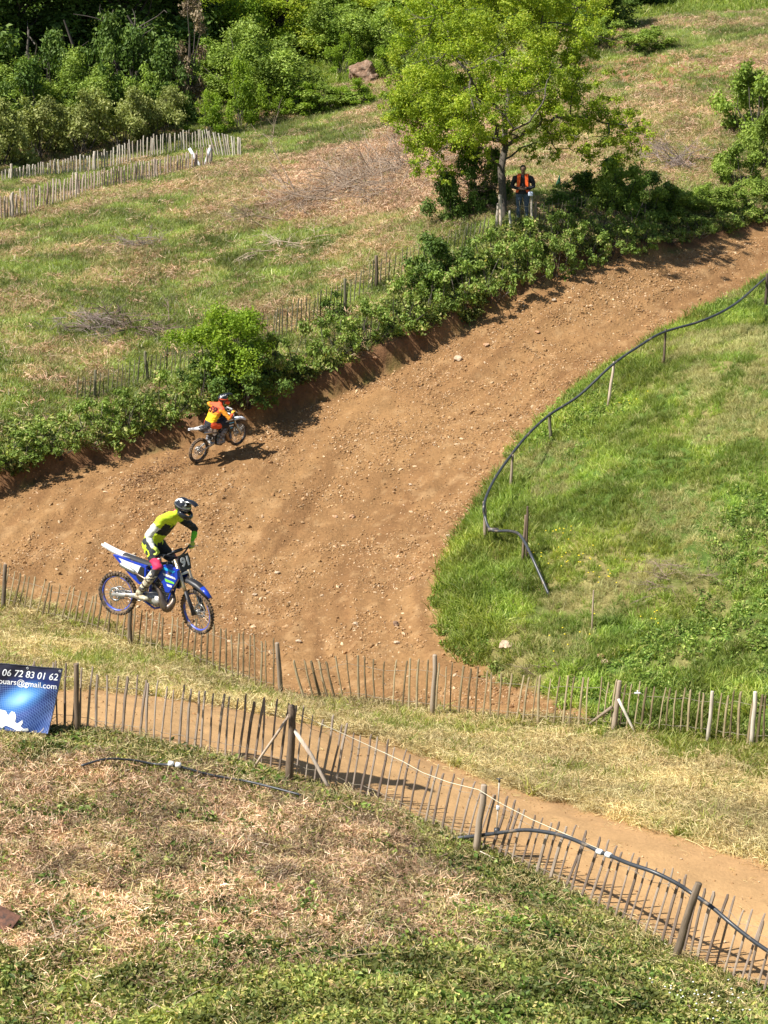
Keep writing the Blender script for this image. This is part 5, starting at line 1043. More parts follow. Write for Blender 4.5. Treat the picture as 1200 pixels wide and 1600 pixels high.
def motorcycle(name, label, S, steer=0.0, number='91'):
    root = thing(name, label, 'motorcycle')
    RA = Vector((-.74, 0, .335)); FA = Vector((.735, 0, .35)); HS = Vector((.37, 0, 1.06))         # axles, steering head
    def wheel(nm, c, R_, tw, par, disc, spr=False):
        wmb = MB(); wmb.tube([c + Vector((0, -.035, 0)), c + Vector((0, .035, 0))], [.045, .045], n=12); w_ = wmb.build(nm, M_ALU, par)
        t = MB(); t.torus_y(c, R_ - tw * .55, tw * .55, 56, 10, ry=tw * .6); t.smooth = False
        for i in range(40):
            for row, (yy, dr) in enumerate(((-.55, -.012), (0, .004), (.55, -.012))):
                a = 2 * PI * (i + .5 * (row == 1)) / 40; rr_ = R_ + dr - .004; t.box(c + Vector((rr_ * math.cos(a), yy * tw, rr_ * math.sin(a))), (.024, tw * .42, .028), Ry(-a))
        t.build('tyre', M_TYRE, w_); r = MB(); r.torus_y(c, R_ - tw * 1.12, .016, 48, 8, ry=tw * .40); r.build('rim', S['rim'], w_)
        s_ = MB(); 
        for i in range(32):
            a = 2 * PI * i / 32; b_ = a + (.42 if i % 2 else -.42); sgn = 1 if (i // 2) % 2 else -1
            s_.tube([c + Vector((.042 * math.cos(b_), sgn * .03, .042 * math.sin(b_))), c + Vector(((R_ - tw * 1.2) * math.cos(a), 0, (R_ - tw * 1.2) * math.sin(a)))], .0032, n=3, cap=False)
        tag(s_.build('spokes', M_STEEL, w_), kind='stuff')
        d = MB(); y = disc; d.torus_y(c + Vector((0, y, 0)), .098, .018, 30, 4, ry=.003); 
        for i in range(5): a = 2 * PI * i / 5; d.tube([c + Vector((0, y, 0)), c + Vector((.09 * math.cos(a), y, .09 * math.sin(a)))], .006, n=4)
        d.build('brake_disc', M_STEEL, w_)
        if spr: q = MB(); q.torus_y(c + Vector((0, .055, 0)), .095, .014, 40, 4, ry=.004); [q.tube([c + Vector((0, .055, 0)), c + Vector((.09 * math.cos(k), .055, .09 * math.sin(k)))], .008, n=4) for k in (0, 1.26, 2.51, 3.77, 5.03)]; q.build('sprocket', M_ALU, w_)
        return w_
    wheel('rear_wheel', RA, .345, .062, root, -.07, True)
    # everything that steers hangs on the steering head
    st = bpy.data.objects.new('steering_head', None)
    axis = (HS - FA); axis.y = 0; axis.normalize(); Ms = Matrix.Translation(HS) @ Matrix.Rotation(steer, 4, Vector((-.44, 0, .90)).normalized()) @ Matrix.Translation(-HS)
    def steered(o): o.matrix_local = Ms; return o
    fw = steered(wheel('front_wheel', FA, .355, .052, root, .06))
    up_ = Vector((-.44, 0, .90)).normalized(); A = FA + up_ * 0
    for y in (-.095, .095):
        m = MB(); m.tube([A + Vector((0, y, -.02)), A + Vector((0, y, .03)), A + Vector((0, y, 0)) + up_ * .42], [.030, .028, .024], n=9); m.mi = 1; m.tube([A + Vector((0, y, 0)) + up_ * .36, A + Vector((0, y, 0)) + up_ * .44, A + Vector((0, y, 0)) + up_ * .88], [.030, .030, .030], n=10)
        steered(m.build('fork_leg', [M_STEEL, S['fork']], root))
        m = MB(); q = A + Vector((.035, y * 1.1, 0)); m.tube([q - up_ * .02, q + up_ * .15, q + up_ * .38], [(.042, .010), (.038, .012), (.028, .010)], n=8, side=(0, 1, 0)); steered(m.build('fork_guard', S['guard'], root))
    m = MB(); m.box(A + up_ * .84 + Vector((-.02, 0, 0)), (.07, .25, .035), Ry(-.45), .008); m.box(A + up_ * .62 + Vector((-.02, 0, 0)), (.07, .25, .04), Ry(-.45), .008); steered(m.build('triple_clamp', M_ALU, root))
    bc = A + up_ * .90
    m = MB(); bar = smooth_path([(.25, -.40, 1.235), (.285, -.27, 1.245), (.33, -.13, 1.19), (bc.x, -.04, bc.z + .0), (bc.x, .04, bc.z), (.33, .13, 1.19), (.285, .27, 1.245), (.25, .40, 1.235)], 4)
    m.tube(bar, .014, n=8); m.tube([(.30, -.2, 1.235), (.30, .2, 1.235)], .009, n=6); hb = steered(m.build('handlebar', M_BLK, root))
    m = MB(); m.tube([(.30, -.10, 1.24), (.30, .10, 1.24)], [(.03, .026)] * 2, n=8); m.build('bar_pad', S['pad'], hb)
    for y in (-1, 1):
        m = MB(); m.tube([(.25, .405 * y, 1.235), (.275, .29 * y, 1.243)], .019, n=8); m.build('grip', M_BLK, hb)
        m = MB(); m.tube([(.30, .26 * y, 1.245), (.335, .33 * y, 1.235), (.32, .42 * y, 1.225)], .006, n=5); m.build('lever', M_STEEL, hb)
    pc = Vector((.455, 0, 1.10)); Rp = Ry(-.30)
    m = MB(); prof = [(-.10, -.13), (.10, -.13), (.125, .02), (.10, .12), (-.10, .12), (-.125, .02)]
    vs = []; 
    for dx in (0, .014):
        for (yy, zz) in prof: vs.append(pc + Rp @ Vector((dx + .02 * (1 - (yy / .12) ** 2), yy, zz)))
    m.add(vs, [tuple(range(5, -1, -1)), tuple(range(6, 12))] + [(k, (k + 1) % 6, (k + 1) % 6 + 6, k + 6) for k in range(6)], False); npz = steered(m.build('number_plate', S['plate'], root))
    dm = digits_mesh(number, .19); T_ = Matrix.Translation(pc + Rp @ Vector((.040, 0, -.0))) @ Rp.to_4x4() @ Matrix(((0, 0, 1, 0), (1, 0, 0, 0), (0, 1, 0, 0), (0, 0, 0, 1)))
    dm.transform(T_); link('number', dm, S['num'], npz)
    m = MB(); arc_xz([(.38, .80), (.50, .835), (.62, .84), (.76, .815), (.90, .755), (1.03, .665)], .07, .006, m, .018, [.8, 1.0, 1.05, 1, .85, .55]); ff = steered(m.build('front_fender', S['ffender'], root))
    m = MB(); arc_xz([(.86, .785), (.95, .735), (1.045, .665)], .058, .006, m, .018, [.95, .85, .6]); m.build('fender_tip', S['fftip'], ff)
    # frame, subframe, swingarm
    m = MB()
    for y in (-1, 1):
        m.tube([(.36, .02 * y, .98), (.18, .10 * y, .90), (-.08, .12 * y, .76), (-.22, .11 * y, .56), (-.20, .10 * y, .38)], [(.018, .032)] * 5, n=8, side=(0, 1, 0))
        m.tube([(.35, .02 * y, .90), (.27, .05 * y, .58), (.21, .07 * y, .33), (.0, .09 * y, .27), (-.2, .10 * y, .36)], .017, n=7)
        m.tube([(-.08, .10 * y, .84), (-.35, .09 * y, .90), (-.62, .07 * y, .96)], .012, n=6); m.tube([(-.2, .10 * y, .58), (-.40, .09 * y, .78), (-.58, .07 * y, .93)], .012, n=6)
    m.build('frame', S['frame'], root)
    m = MB()
    for y in (-1, 1): m.tube([(-.16, .085 * y, .42), (-.30, .10 * y, .41), (-.55, .105 * y, .37), (-.78, .105 * y, .335)], [(.018, .036), (.016, .040), (.014, .032), (.014, .026)], n=8, side=(0, 1, 0))
    m.box((-.30, 0, .41), (.07, .17, .06), bev=.01); m.build('swingarm', M_ALU, root)
    m = MB(); m.tube([(-.12, .055, .39), (-.74, .055, .43)], .006, n=4); m.tube([(-.12, .055, .335), (-.74, .055, .24)], .006, n=4); m.build('chain', M_PIPE, root)
    m = MB(); m.tube([(-.17, 0, .78), (-.22, 0, .48)], .028, n=9); 
    m.tube([(-.175 - .0075 * k * .5, .035 * math.cos(k * 1.3), .76 - .0125 * k * .9) if False else (-.175 - .002 * k + .042 * math.cos(k * .9), .042 * math.sin(k * .9), .76 - .009 * k) for k in range(28)], .007, n=5); m.build('shock_absorber', M_STEEL, root)
    m = MB(); m.box((.04, 0, .40), (.36, .19, .19), Ry(.05), .04); m.tube([(.06, -.135, .40), (.06, .125, .40)], [.085, .085], n=16); m.tube([(-.09, -.115, .42), (-.09, .105, .42)], .06, n=14); m.build('engine_case', M_ALU, root)
    m = MB()
    for k in range(7): m.box((.115 + .012 * k, 0, .50 + .032 * k), (.16, .15, .018), Ry(.30), .003)
    m.tube([(.10, 0, .48), (.20, 0, .74)], .055, n=12); m.build('cylinder', M_ALU, root)
    m = MB(); pts_ = smooth_path([(.22, 0, .60), (.31, -.05, .55), (.345, -.10, .44), (.27, -.14, .33), (.20, -.155, .42), (.14, -.155, .56), (.03, -.145, .66), (-.10, -.13, .70), (-.26, -.12, .74), (-.36, -.12, .78)], 4)
    nP = len(pts_); rad = [.024 + .045 * math.exp(-((i / nP - .36) / .17) ** 2) for i in range(nP)]; m.tube(pts_, rad, n=12); m.build('exhaust_pipe', M_PIPE, root)
    m = MB(); m.tube([(-.34, -.12, .775), (-.38, -.12, .79), (-.62, -.125, .86), (-.65, -.125, .868)], [.025, .04, .042, .02], n=12); m.build('silencer', M_STEEL, root)
    # bodywork
    m = MB(); pr = smooth_path([(-.66, 0, 1.005), (-.40, 0, .975), (-.15, 0, .955), (.05, 0, .985), (.18, 0, 1.03)], 3); m.tube([p - Vector((0, 0, .03)) for p in pr], [(.075 - .02 * max(0, (i / len(pr) - .6)), .045) for i in range(len(pr))], n=12, side=(0, 1, 0)); m.build('seat', S['seat'], root)
    m = MB(); m.tube([(.05, 0, .90), (.16, 0, .95), (.28, 0, .97), (.35, 0, .95)], [(.10, .05), (.12, .07), (.11, .06), (.06, .04)], n=12, side=(0, 1, 0)); m.tube([(.22, 0, 1.01), (.22, 0, 1.055)], .035, n=12); m.build('fuel_tank', M_BLK, root)
    for y in (-1, 1):
        m = MB(); m.plate([(-.06, .955), (.10, 1.0), (.26, 1.045), (.44, .99), (.455, .86), (.38, .72), (.31, .60), (.245, .60), (.19, .72), (.04, .84)], .115 * y, .185 * y, .012); sh_ = m.build('radiator_shroud', S['shroud'], root)
        for k, (pf, ms) in enumerate([([(.02, .945), (.20, .995), (.40, .965), (.37, .935), (.20, .955)], S['g1']), ([(.18, .90), (.40, .87), (.42, .84), (.20, .865)], S['g2']), ([(.22, .82), (.39, .79), (.40, .765), (.245, .775)], S['g3']), ([(.26, .74), (.36, .73), (.355, .70), (.28, .705)], S['g2'])]):
            m = MB(); m.plate(pf, .180 * y, .189 * y, .001); m.build('graphic', ms, sh_)
        m = MB(); m.plate([(-.16, .93), (-.42, .945), (-.70, .985), (-.80, .985), (-.62, .84), (-.44, .70), (-.28, .60), (-.16, .64)], .085 * y, .125 * y, .012); sp__ = m.build('side_panel', S['side'], root)
        m = MB(); m.plate([(-.26, .905), (-.46, .925), (-.68, .955), (-.56, .85), (-.40, .75), (-.30, .76)], .121 * y, .129 * y, .001); np_ = m.build('number_background', S['sideplate'], sp__)
        m = MB(); m.plate([(-.20, .89), (-.27, .90), (-.34, .72), (-.27, .645), (-.19, .68)], .121 * y, .130 * y, .001); m.build('graphic', S['g4'], sp__)
        dm = digits_mesh(number, .15); dm.transform(Matrix.Translation((-.44, .134 * y, .865)) @ Matrix.Rotation(-.15 * 1, 4, 'Y') @ Matrix(((-y, 0, 0, 0), (0, 0, y, 0), (0, 1, 0, 0), (0, 0, 0, 1))) if True else Matrix()); link('number', dm, S['sidenum'], sp__) if number == '59' else bpy.data.meshes.remove(dm)
        m = MB(); m.box((.30, .09 * y, .80), (.045, .10, .30), Ry(-.28), .006); m.build('radiator', M_BLK, root)
        m = MB(); m.box((-.19, .19 * y, .385), (.055, .11, .015), bev=.003); m.build('footpeg', M_STEEL, root)
    m = MB(); arc_xz([(-.50, .955), (-.66, .965), (-.82, .990), (-.98, 1.035), (-1.08, 1.07)], .085, .006, m, .014, [1, 1, .9, .7, .45]); m.build('rear_fender', S['rfender'], root)
    m = MB(); m.tube([(.10, 0, .955), (.20, -.16, .40)], .001, n=3); m.v = []; m.f = []; m.m = []; m.sm = []
    m.tube(smooth_path([(.33, .10, 1.17), (.42, .12, 1.0), (.47, .13, .75), (.60, .12, .50), (.68, .10, .38)], 3), .007, n=5); m.tube(smooth_path([(.33, -.10, 1.17), (.38, -.16, 1.05), (.26, -.12, .88), (.10, -.10, .75)], 3), .006, n=5); steered(m.build('cables', M_BLK, root)); bpy.data.objects.remove(st) if st.name in bpy.data.objects else None
    return root

def body(name, parts, mats, classify, parent, voxel=.014, smooth_it=3):
    """one continuous figure: tapering limbs fused together, then coloured as clothes"""
    mb = MB()
    for kind, a in parts:
        if kind == 't': mb.tube(*a[:2], n=12, side=a[2] if len(a) > 2 else (0, 1, 0)); P = a[0]; R_ = a[1]; [mb.ell(P[i], ((R_[i][0] + R_[i][1]) / 2,) * 3 if isinstance(R_[i], tuple) else (R_[i],) * 3, nu=12, nv=7) for i in (0, -1)]
        else: mb.ell(*a)
    o = mb.build(name, mats[0]); C.objects.unlink(o); C.objects.link(o)
    m = o.modifiers.new('fuse', 'REMESH'); m.mode = 'VOXEL'; m.voxel_size = voxel; m.use_smooth_shade = True
    m2 = o.modifiers.new('soften', 'SMOOTH'); m2.factor = .5; m2.iterations = smooth_it
    bpy.context.view_layer.update(); dg = bpy.context.evaluated_depsgraph_get(); me = bpy.data.meshes.new_from_object(o.evaluated_get(dg)); bpy.data.objects.remove(o)
    me.name = name; me.materials.clear()
    for q in mats: me.materials.append(q)
    rr_ = random.Random(3)
    for v in me.vertices: # cloth folds
        n_ = mnoise.noise(v.co * 9) * .008 + mnoise.noise(Vector((v.co.x * 8, v.co.y * 8, v.co.z * 26))) * .011; v.co += v.normal * n_
    idx_ = [classify(f.center, f.normal) for f in me.polygons]; me.polygons.foreach_set('material_index', idx_); me.update()
    return link(name, me, None, parent)
def seg_d(p, a, b):
    a, b = Vector(a), Vector(b); d = b - a; t = max(0, min(1, (p - a).dot(d) / d.length_squared)); return (p - a - d * t).length, t
def glove(c, bardir, fwd, down, mt, parent, s=1.0, name='glove'):
    """gloved hand closed round a bar: palm, four fingers bent round it, thumb from the side"""
    c = Vector(c); b = Vector(bardir).normalized(); f = Vector(fwd).normalized(); f = (f - b * f.dot(b)).normalized(); u = b.cross(f).normalized(); 
    if u.z < 0: u = -u
    mb = MB(); mb.tube([c - f * .085 * s + u * .015, c - f * .05 * s + u * .03 * s, c - f * .0 + u * .036 * s], [(.030 * s, .022 * s), (.044 * s, .020 * s), (.043 * s, .015 * s)], n=10, side=b)
    for i, (o_, L_) in enumerate(((-.034, .9), (-.011, 1.0), (.012, .96), (.034, .78))):
        q = c + b * (o_ * s); mb.tube([q - f * .005 + u * .034 * s, q + f * .024 * s * L_ + u * .028 * s, q + f * .034 * s * L_ - u * .002 * s, q + f * .020 * s * L_ - u * .028 * s, q - f * .004 * s - u * .030 * s], [.0115 * s, .011 * s, .0105 * s, .0095 * s, .008 * s], n=7)
    q = c + b * (-.045 * s) * (1); mb.tube([c - f * .04 * s - b * .038 * s + u * .018 * s, q - f * .018 * s - u * .006 * s, q + f * .004 * s - u * .026 * s, q + f * .02 * s - u * .03 * s], [.014 * s, .012 * s, .011 * s, .009 * s], n=7)
    return mb.build(name, mt, parent)
def wrap(me, b, d, off=.009):
    """lay flat lettering on the cloth of a body"""
    from mathutils.bvhtree import BVHTree
    import bmesh
    bm = bmesh.new(); bm.from_mesh(me)
    for _ in range(3):
        e = [q for q in bm.edges if q.calc_length() > .02]
        if e: bmesh.ops.subdivide_edges(bm, edges=e, cuts=1)
        bmesh.ops.triangulate(bm, faces=bm.faces[:])
    bm.to_mesh(me); bm.free()
    t = BVHTree.FromPolygons([v.co for v in b.data.vertices], [tuple(p.vertices) for p in b.data.polygons])
    for v in me.vertices:
        h = t.ray_cast(v.co, d)
        if h[0] is not None: v.co = h[0] - d * off
def boot(knee, ankle, fwd, mt, sole, parent, s=1.0):
    k, a = Vector(knee), Vector(ankle); f = Vector(fwd).normalized(); mb = MB(); top = a.lerp(k, .78); mb.tube([top, a.lerp(k, .5), a.lerp(k, .2), a, a + Vector((0, 0, -.03)) + f * .01], [(.066, .072), (.064, .070), (.052, .056), (.050, .055), (.046, .05)], n=12, side=f.cross(Vector((0, 0, 1))))
    h = a + Vector((0, 0, -.055)); mb.tube([h - f * .065, h - f * .03, h + f * .06, h + f * .14, h + f * .185], [(.036, .038), (.042, .046), (.046, .042), (.046, .032), (.030, .022)], n=12, side=f.cross(Vector((0, 0, 1))))
    mb.mi = 1; mb.tube([h - f * .07 + Vector((0, 0, -.036)), h + f * .06 + Vector((0, 0, -.040)), h + f * .18 + Vector((0, 0, -.026))], [(.040, .010), (.047, .010), (.036, .008)], n=8, side=f.cross(Vector((0, 0, 1))))
    mb.smooth = False; mb.mi = 1
    for t in (.15, .32, .5): q = a.lerp(k, t); d = (k - a).normalized(); mb.torus_y((0, 0, 0), .001, .0005, 3, 3); mb.tube([q - d * .012, q + d * .012], [.062 + .012 * t] * 2, n=12)
    return mb.build('boot', [mt, sole], parent)
def helmet(c, fwd, upv, mats, parent):
    """off-road helmet: shell, long chin guard, peak, goggles"""
    f = Vector(fwd).normalized(); u = Vector(upv); u = (u - f * u.dot(f)).normalized(); s = u.cross(f); M = Matrix((f, s, u)).transposed(); c = Vector(c)
    mb = MB(); nu, nv = 28, 18; vs = []; fs = []; 
    for j in range(nv + 1):
        ph = PI * j / nv
        for i in range(nu):
            th = 2 * PI * i / nu; x, y, z = math.sin(ph) * math.cos(th), math.sin(ph) * math.sin(th), math.cos(ph)
            k = 1 + .10 * max(0, -x) * max(0, 1 - abs(z)); px_ = .142 * x * k; 
            if x > .45 and -.45 < z < .38: px_ *= .80          # face opening
            zz = .138 * z if z > 0 else .125 * z
            vs.append(c + M @ Vector((px_, .118 * y * (1 - .12 * max(0, z)), zz)))
    for j in range(nv):
        for i in range(nu): a = j * nu + i; b = j * nu + (i + 1) % nu; fs.append((a, a + nu, b + nu, b))
    mb.add(vs, fs)
    for f_i, fc_ in enumerate(mb.f):
        p = M.transposed() @ (sum((Vector(mb.v[q]) for q in fc_), Vector()) / 4 - c); mb.m[f_i] = 1 if (abs(p.y) < .10 and abs(abs(p.y) - .060) < .015 and p.z > .03 and p.x < .09) else 0
    h = mb.build('helmet', [mats['shell'], mats['stripe']], parent)
    mb = MB(); P = []
    for k in range(13):
        a = -1.75 + 3.5 * k / 12; P.append(c + M @ Vector((.02 + .175 * max(0, math.cos(a * .9)) ** .8, .105 * math.sin(a) * 1.02, -.085 - .020 * math.cos(a))))
    mb.tube(P, [(.038 if abs(k - 6) < 3 else .045, .020) for k in range(13)], n=8, side=u); mb.tube([c + M @ Vector((.175, 0, -.085)), c + M @ Vector((.215, 0, -.10))], [(.03, .03), (.018, .018)], n=9, side=u); mb.build('chin_guard', mats['chin'], h)
    mb = MB(); n = 7; tops = []
    for i in range(n + 1):
        t = i / n; x = .02 + .235 * t; z = .135 + .045 * math.sin(t * 2.2) - .02 * t * t; wv = (.095 * (1 - t) + .050 * t)
        row = [c + M @ Vector((x, y * wv, z - .035 * abs(y) ** 2 * (1 - .3 * t))) for y in (-1, -.55, 0, .55, 1)]; tops.append(row + [q - u * .005 for q in reversed(row)])
    m_ = 10; vs = [v for r in tops for v in r]; fs = [(i * m_ + k, (i + 1) * m_ + k, (i + 1) * m_ + (k + 1) % m_, i * m_ + (k + 1) % m_) for i in range(n) for k in range(m_)] + [tuple(range(m_)), tuple(range(n * m_ + m_ - 1, n * m_ - 1, -1))]
    mb.add(vs, fs); mb.build('peak', mats['peak'], h)
    mb = MB(); vs = []; fs = []
    for j, z in enumerate((-.035, -.015, .025, .04)):
        for i in range(13): a = -1.05 + 2.1 * i / 12; r = .138 if j in (1, 2) else .128; vs.append(c + M @ Vector((r * math.cos(a) - .004, .112 * math.sin(a) * 1.0, z)))
    for j in range(3):
        for i in range(12): fs.append((j * 13 + i, j * 13 + i + 1, (j + 1) * 13 + i + 1, (j + 1) * 13 + i))
    mb.add(vs, fs); mb.build('goggles', mats['lens'], h)
    mb = MB(); mb.torus_y((0, 0, 0), .121, .006, 30, 6, ry=.014); o = mb.v; mb.v = [tuple(c + M @ Vector((v[0] * 1.17 - .004, v[2] * .99, v[1] + .004))) for v in o]; mb.build('goggle_strap', mats['strap'], h)
    return h
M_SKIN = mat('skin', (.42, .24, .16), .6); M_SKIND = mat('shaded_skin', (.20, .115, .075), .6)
M_YEL = mat('fluo_yellow_cloth', (.62, .80, .03), .7, var=.08); M_LIMEC = mat('bright_green_cloth', (.16, .62, .03), .7); M_BLACKC = mat('black_cloth', (.02, .022, .028), .8, var=.3, dirt=(.13, .09, .06), dscale=9, dlo=.6); M_DGREY = mat('dark_grey_cloth', (.08, .078, .085), .8, var=.3, dirt=(.20, .14, .09), dscale=10, dlo=.56); M_PINK = mat('crimson_cloth', (.62, .03, .11), .7); M_WHC = mat('white_cloth', (.80, .80, .74), .8); M_BOOTW = mat('white_yellow_boot', (.62, .60, .44), .6, dirt=(.36, .25, .15), dscale=12, dlo=.46); M_BOOTG = mat('grey_boot', (.26, .25, .26), .6, dirt=(.30, .21, .13), dscale=14, dlo=.55); M_SOLE = mat('brown_sole', (.10, .07, .05), .8)
M_LENS = mat('mirror_lens', (.45, .50, .60), .1, .8); M_ORANGE = mat('orange_red_cloth', (.80, .10, .03), .75); M_AMBER = mat('amber_cloth', (.85, .33, .02), .75); M_GOLDC = mat('yellow_cloth', (.88, .60, .01), .75); M_HIVIS = mat('hi_vis_orange', (1.0, .13, .02), .7)
M_GLOSS = mat('gloss_black', (.015, .016, .02), .18, coat=.6)

# -------- first rider, in the air over the near path
S1 = dict(rim=M_BLUEL, fork=M_GOLD, guard=M_BLK, pad=M_BLK, plate=M_BLK, num=M_NUMW, ffender=M_BLK, fftip=M_BLUE, frame=M_BLUE, seat=M_SEAT, shroud=M_BLUE, g1=M_CYAN, g2=M_WP, g3=M_GRN, g4=M_BLK, side=M_BLUE, sideplate=M_WP, sidenum=M_NUMB, rfender=M_WP)
MC1 = motorcycle('motorcycle', 'blue motocross bike flying through the air above the fences, number 91 on its front plate', S1, steer=-.30)
def place(root, cpx, cpy, d, yaw, pitch, roll, ref):
    """stand the root so that its local point `ref` is seen at the pixel"""
    R_ = (Matrix.Rotation(yaw, 3, 'Z') @ Matrix.Rotation(pitch, 3, 'Y') @ Matrix.Rotation(roll, 3, 'X')); root.rotation_euler = R_.to_euler(); root.location = W(cpx, cpy, d) - R_ @ Vector(ref)
R1 = dict(yaw=math.radians(-27), pitch=math.radians(4.0), roll=math.radians(-3))
D1 = 32.0
place(MC1, 246, 941, D1, R1['yaw'], R1['pitch'], R1['roll'], (0, 0, .345))
P1 = thing('person', 'rider in fluorescent yellow and black kit standing on the pegs of the airborne blue bike', 'person'); P1.location = MC1.location; P1.rotation_euler = MC1.rotation_euler
def rider(P, J, cls, mats, gl, bt, hm, face):
    hip, chest, neck, head = [Vector(J[k]) for k in ('hip', 'chest', 'neck', 'head')]; parts = [('t', ([hip + Vector((-.01, 0, -.05)), hip, hip.lerp(chest, .4), chest, chest.lerp(neck, .75), neck], [(.145, .12), (.170, .135), (.165, .120), (.200, .135), (.150, .10), (.068, .068)])), ('t', ([neck, head], [.060, .06]))]
    for s in (-1, 1):
        sh = Vector(J['sh' + ('R' if s < 0 else 'L')]); el = Vector(J['el' + ('R' if s < 0 else 'L')]); ha = Vector(J['ha' + ('R' if s < 0 else 'L')]); kn = Vector(J['kn' + ('R' if s < 0 else 'L')]); an = Vector(J['an' + ('R' if s < 0 else 'L')])
        w_ = ha + (el - ha).normalized() * .09
        parts += [('t', ([neck.lerp(sh, .3), sh, sh.lerp(el, .5), el, el.lerp(w_, .3), w_], [.082, .080, .068, .055, .052, .034])), ('t', ([hip + Vector((0, .085 * s, -.03)), (hip + Vector((0, .10 * s, -.04))).lerp(kn, .4), kn, kn.lerp(an, .3), an], [.120, .108, .080, .068, .048]))]
    b = body('body', parts, mats, cls, P)
    for s, t in ((-1, 'R'), (1, 'L')):
        kn, an, ha, el = [Vector(J[k + t]) for k in ('kn', 'an', 'ha', 'el')]; g = glove(ha, (0.12, s, 0), (ha - el), (0, 0, -1), gl, P); boot(kn, an, J.get('toe' + t, (1, .12 * s, -.05)), bt, M_SOLE, P)
        if s > 0: pass
    helmet(head, face, (Vector(head) - neck + Vector((0, 0, .25))).normalized(), hm, P)
    return b
J1 = dict(hip=(-.16, 0, 1.32), chest=(.04, 0, 1.60), neck=(.22, 0, 1.80), head=(.36, -.01, 1.97), shR=(.11, -.21, 1.74), shL=(.19, .20, 1.73), elR=(-.04, -.34, 1.47), haR=(.145, -.36, 1.255), elL=(.36, .40, 1.52), haL=(.355, .31, 1.265),
          knR=(.12, -.22, .98), anR=(-.22, -.20, .50), knL=(.14, .22, .98), anL=(-.20, .20, .50))
def cls1(p, n):
    ds = []
    for s, t in ((-1, 'R'), (1, 'L')):
        ds += [(seg_d(p, J1['sh' + t], J1['el' + t])[0] - .05, 'ua' + t), (seg_d(p, J1['el' + t], J1['ha' + t])[0] - .04, 'fa' + t), (seg_d(p, Vector(J1['hip']) + Vector((0, .1 * s, -.03)), J1['kn' + t])[0] - .085, 'th' + t), (seg_d(p, J1['kn' + t], J1['an' + t])[0] - .055, 'sh' + t)]
    ds += [(seg_d(p, J1['hip'], J1['neck'])[0] - .13, 'to'), (seg_d(p, J1['neck'], J1['head'])[0] - .06, 'ne')]
    k = min(ds)[1]; t = seg_d(p, J1['hip'], J1['neck'])[1]
    if k == 'ne': return 5 if p.z > 1.84 else 0
    if k == 'to':
        if t < .14: return 1 if abs(p.y) < .06 else 0
        fr = n.x * .6 - n.z * .5 
        if t > .40 and t < .78 and fr > .05 and mnoise.noise(p * 7) > -.35: return 1
        if abs(p.y) > .10 and .22 < t < .5 and n.x < .2: return 1
        if abs(p.y) > .12 and .5 < t < .68: return 3
        if n.x < -.35 and abs(p.y) < .05: return 4
        return 0
    if k == 'uaR': return 3 if seg_d(p, J1['shR'], J1['elR'])[1] > .35 else 0
    if k == 'faR': return 3 if seg_d(p, J1['elR'], J1['haR'])[1] < .75 else 2
    if k == 'uaL': return 1 if seg_d(p, J1['shL'], J1['elL'])[1] > .15 else 0
    if k == 'faL': return 2
    if k in ('thR', 'thL'):
        q = seg_d(p, J1['hip'], J1['kn' + k[-1]])[1]
        if q > .74: return 4 if (p.z > .965 and abs(p.y) > .21) else 6
        if q < .6 and n.x < -.1 and abs(p.y) > .10 and mnoise.noise(p * 9) > -.12: return 0
        return 1
    return 6
HM1 = dict(shell=M_GLOSS, stripe=mat('silver_white_stripe', (.75, .77, .80), .25), chin=M_GLOSS, peak=M_GLOSS, lens=M_LENS, strap=M_DGREY)
B1 = rider(P1, J1, cls1, [M_YEL, M_BLACKC, M_LIMEC, M_WHC, M_PINK, M_SKIN, M_DGREY], mat('yellow_glove', (.50, .62, .10), .7), M_BOOTW, HM1, (.88, -.12, -.28))
dm = digits_mesh('S', .10, .01); dm.transform(Matrix.Translation((.45, -.06, 1.50)) @ Ry(.45).to_4x4() @ Matrix(((0, 0, 1, 0), (1, 0, 0, 0), (0, 1, 0, 0), (0, 0, 0, 1)))); wrap(dm, B1, Ry(.45) @ Vector((-1, 0, 0))); link('chest_letter', dm, M_YEL, P1)

# -------- second rider, climbing the track close to the bank
M_WHB = mat('white_blue_plastic', (.74, .78, .85), .35, dirt=(.45, .33, .22), dscale=7, dlo=.62)
S2 = dict(rim=M_BLK, fork=M_STEEL, guard=M_WHB, pad=M_BLK, plate=M_WP, num=M_NUMB, ffender=M_WHB, fftip=M_WHB, frame=M_BLK, seat=M_SEAT, shroud=M_BLK, g1=M_WP, g2=M_CYAN, g3=M_WP, g4=M_WP, side=M_BLK, sideplate=mat('smoky_panel', (.20, .19, .20), .5), sidenum=M_NUMW, rfender=M_WP)
MC2 = motorcycle('motorcycle', 'black and white motocross bike climbing the dirt track beside the bank, seen from behind', S2, steer=.06, number='59')
for o in list(MC2.children):
    if o.name.startswith('front_fender'): pass
R2y, R2p, R2r = math.radians(47), math.radians(-9), math.radians(10)
bP = at(311, 722); D2 = depth(bP)
place(MC2, 311, 722, D2, R2y, R2p, R2r, (-.74, 0, -.02))
P2 = thing('person', 'rider in an orange to yellow jersey numbered 59 crouching on the climbing bike', 'person'); P2.location = MC2.location; P2.rotation_euler = MC2.rotation_euler
J2 = dict(hip=(-.30, 0, 1.02), chest=(-.14, -.02, 1.28), neck=(.02, -.03, 1.46), head=(.15, -.05, 1.61), shR=(-.06, -.23, 1.39), shL=(-.04, .19, 1.40), elR=(.00, -.44, 1.18), haR=(.262, -.345, 1.26), elL=(.08, .44, 1.32), haL=(.262, .345, 1.26),
          knR=(.12, -.24, .88), anR=(-.18, -.22, .50), knL=(.12, .24, .88), anL=(-.20, .20, .50))
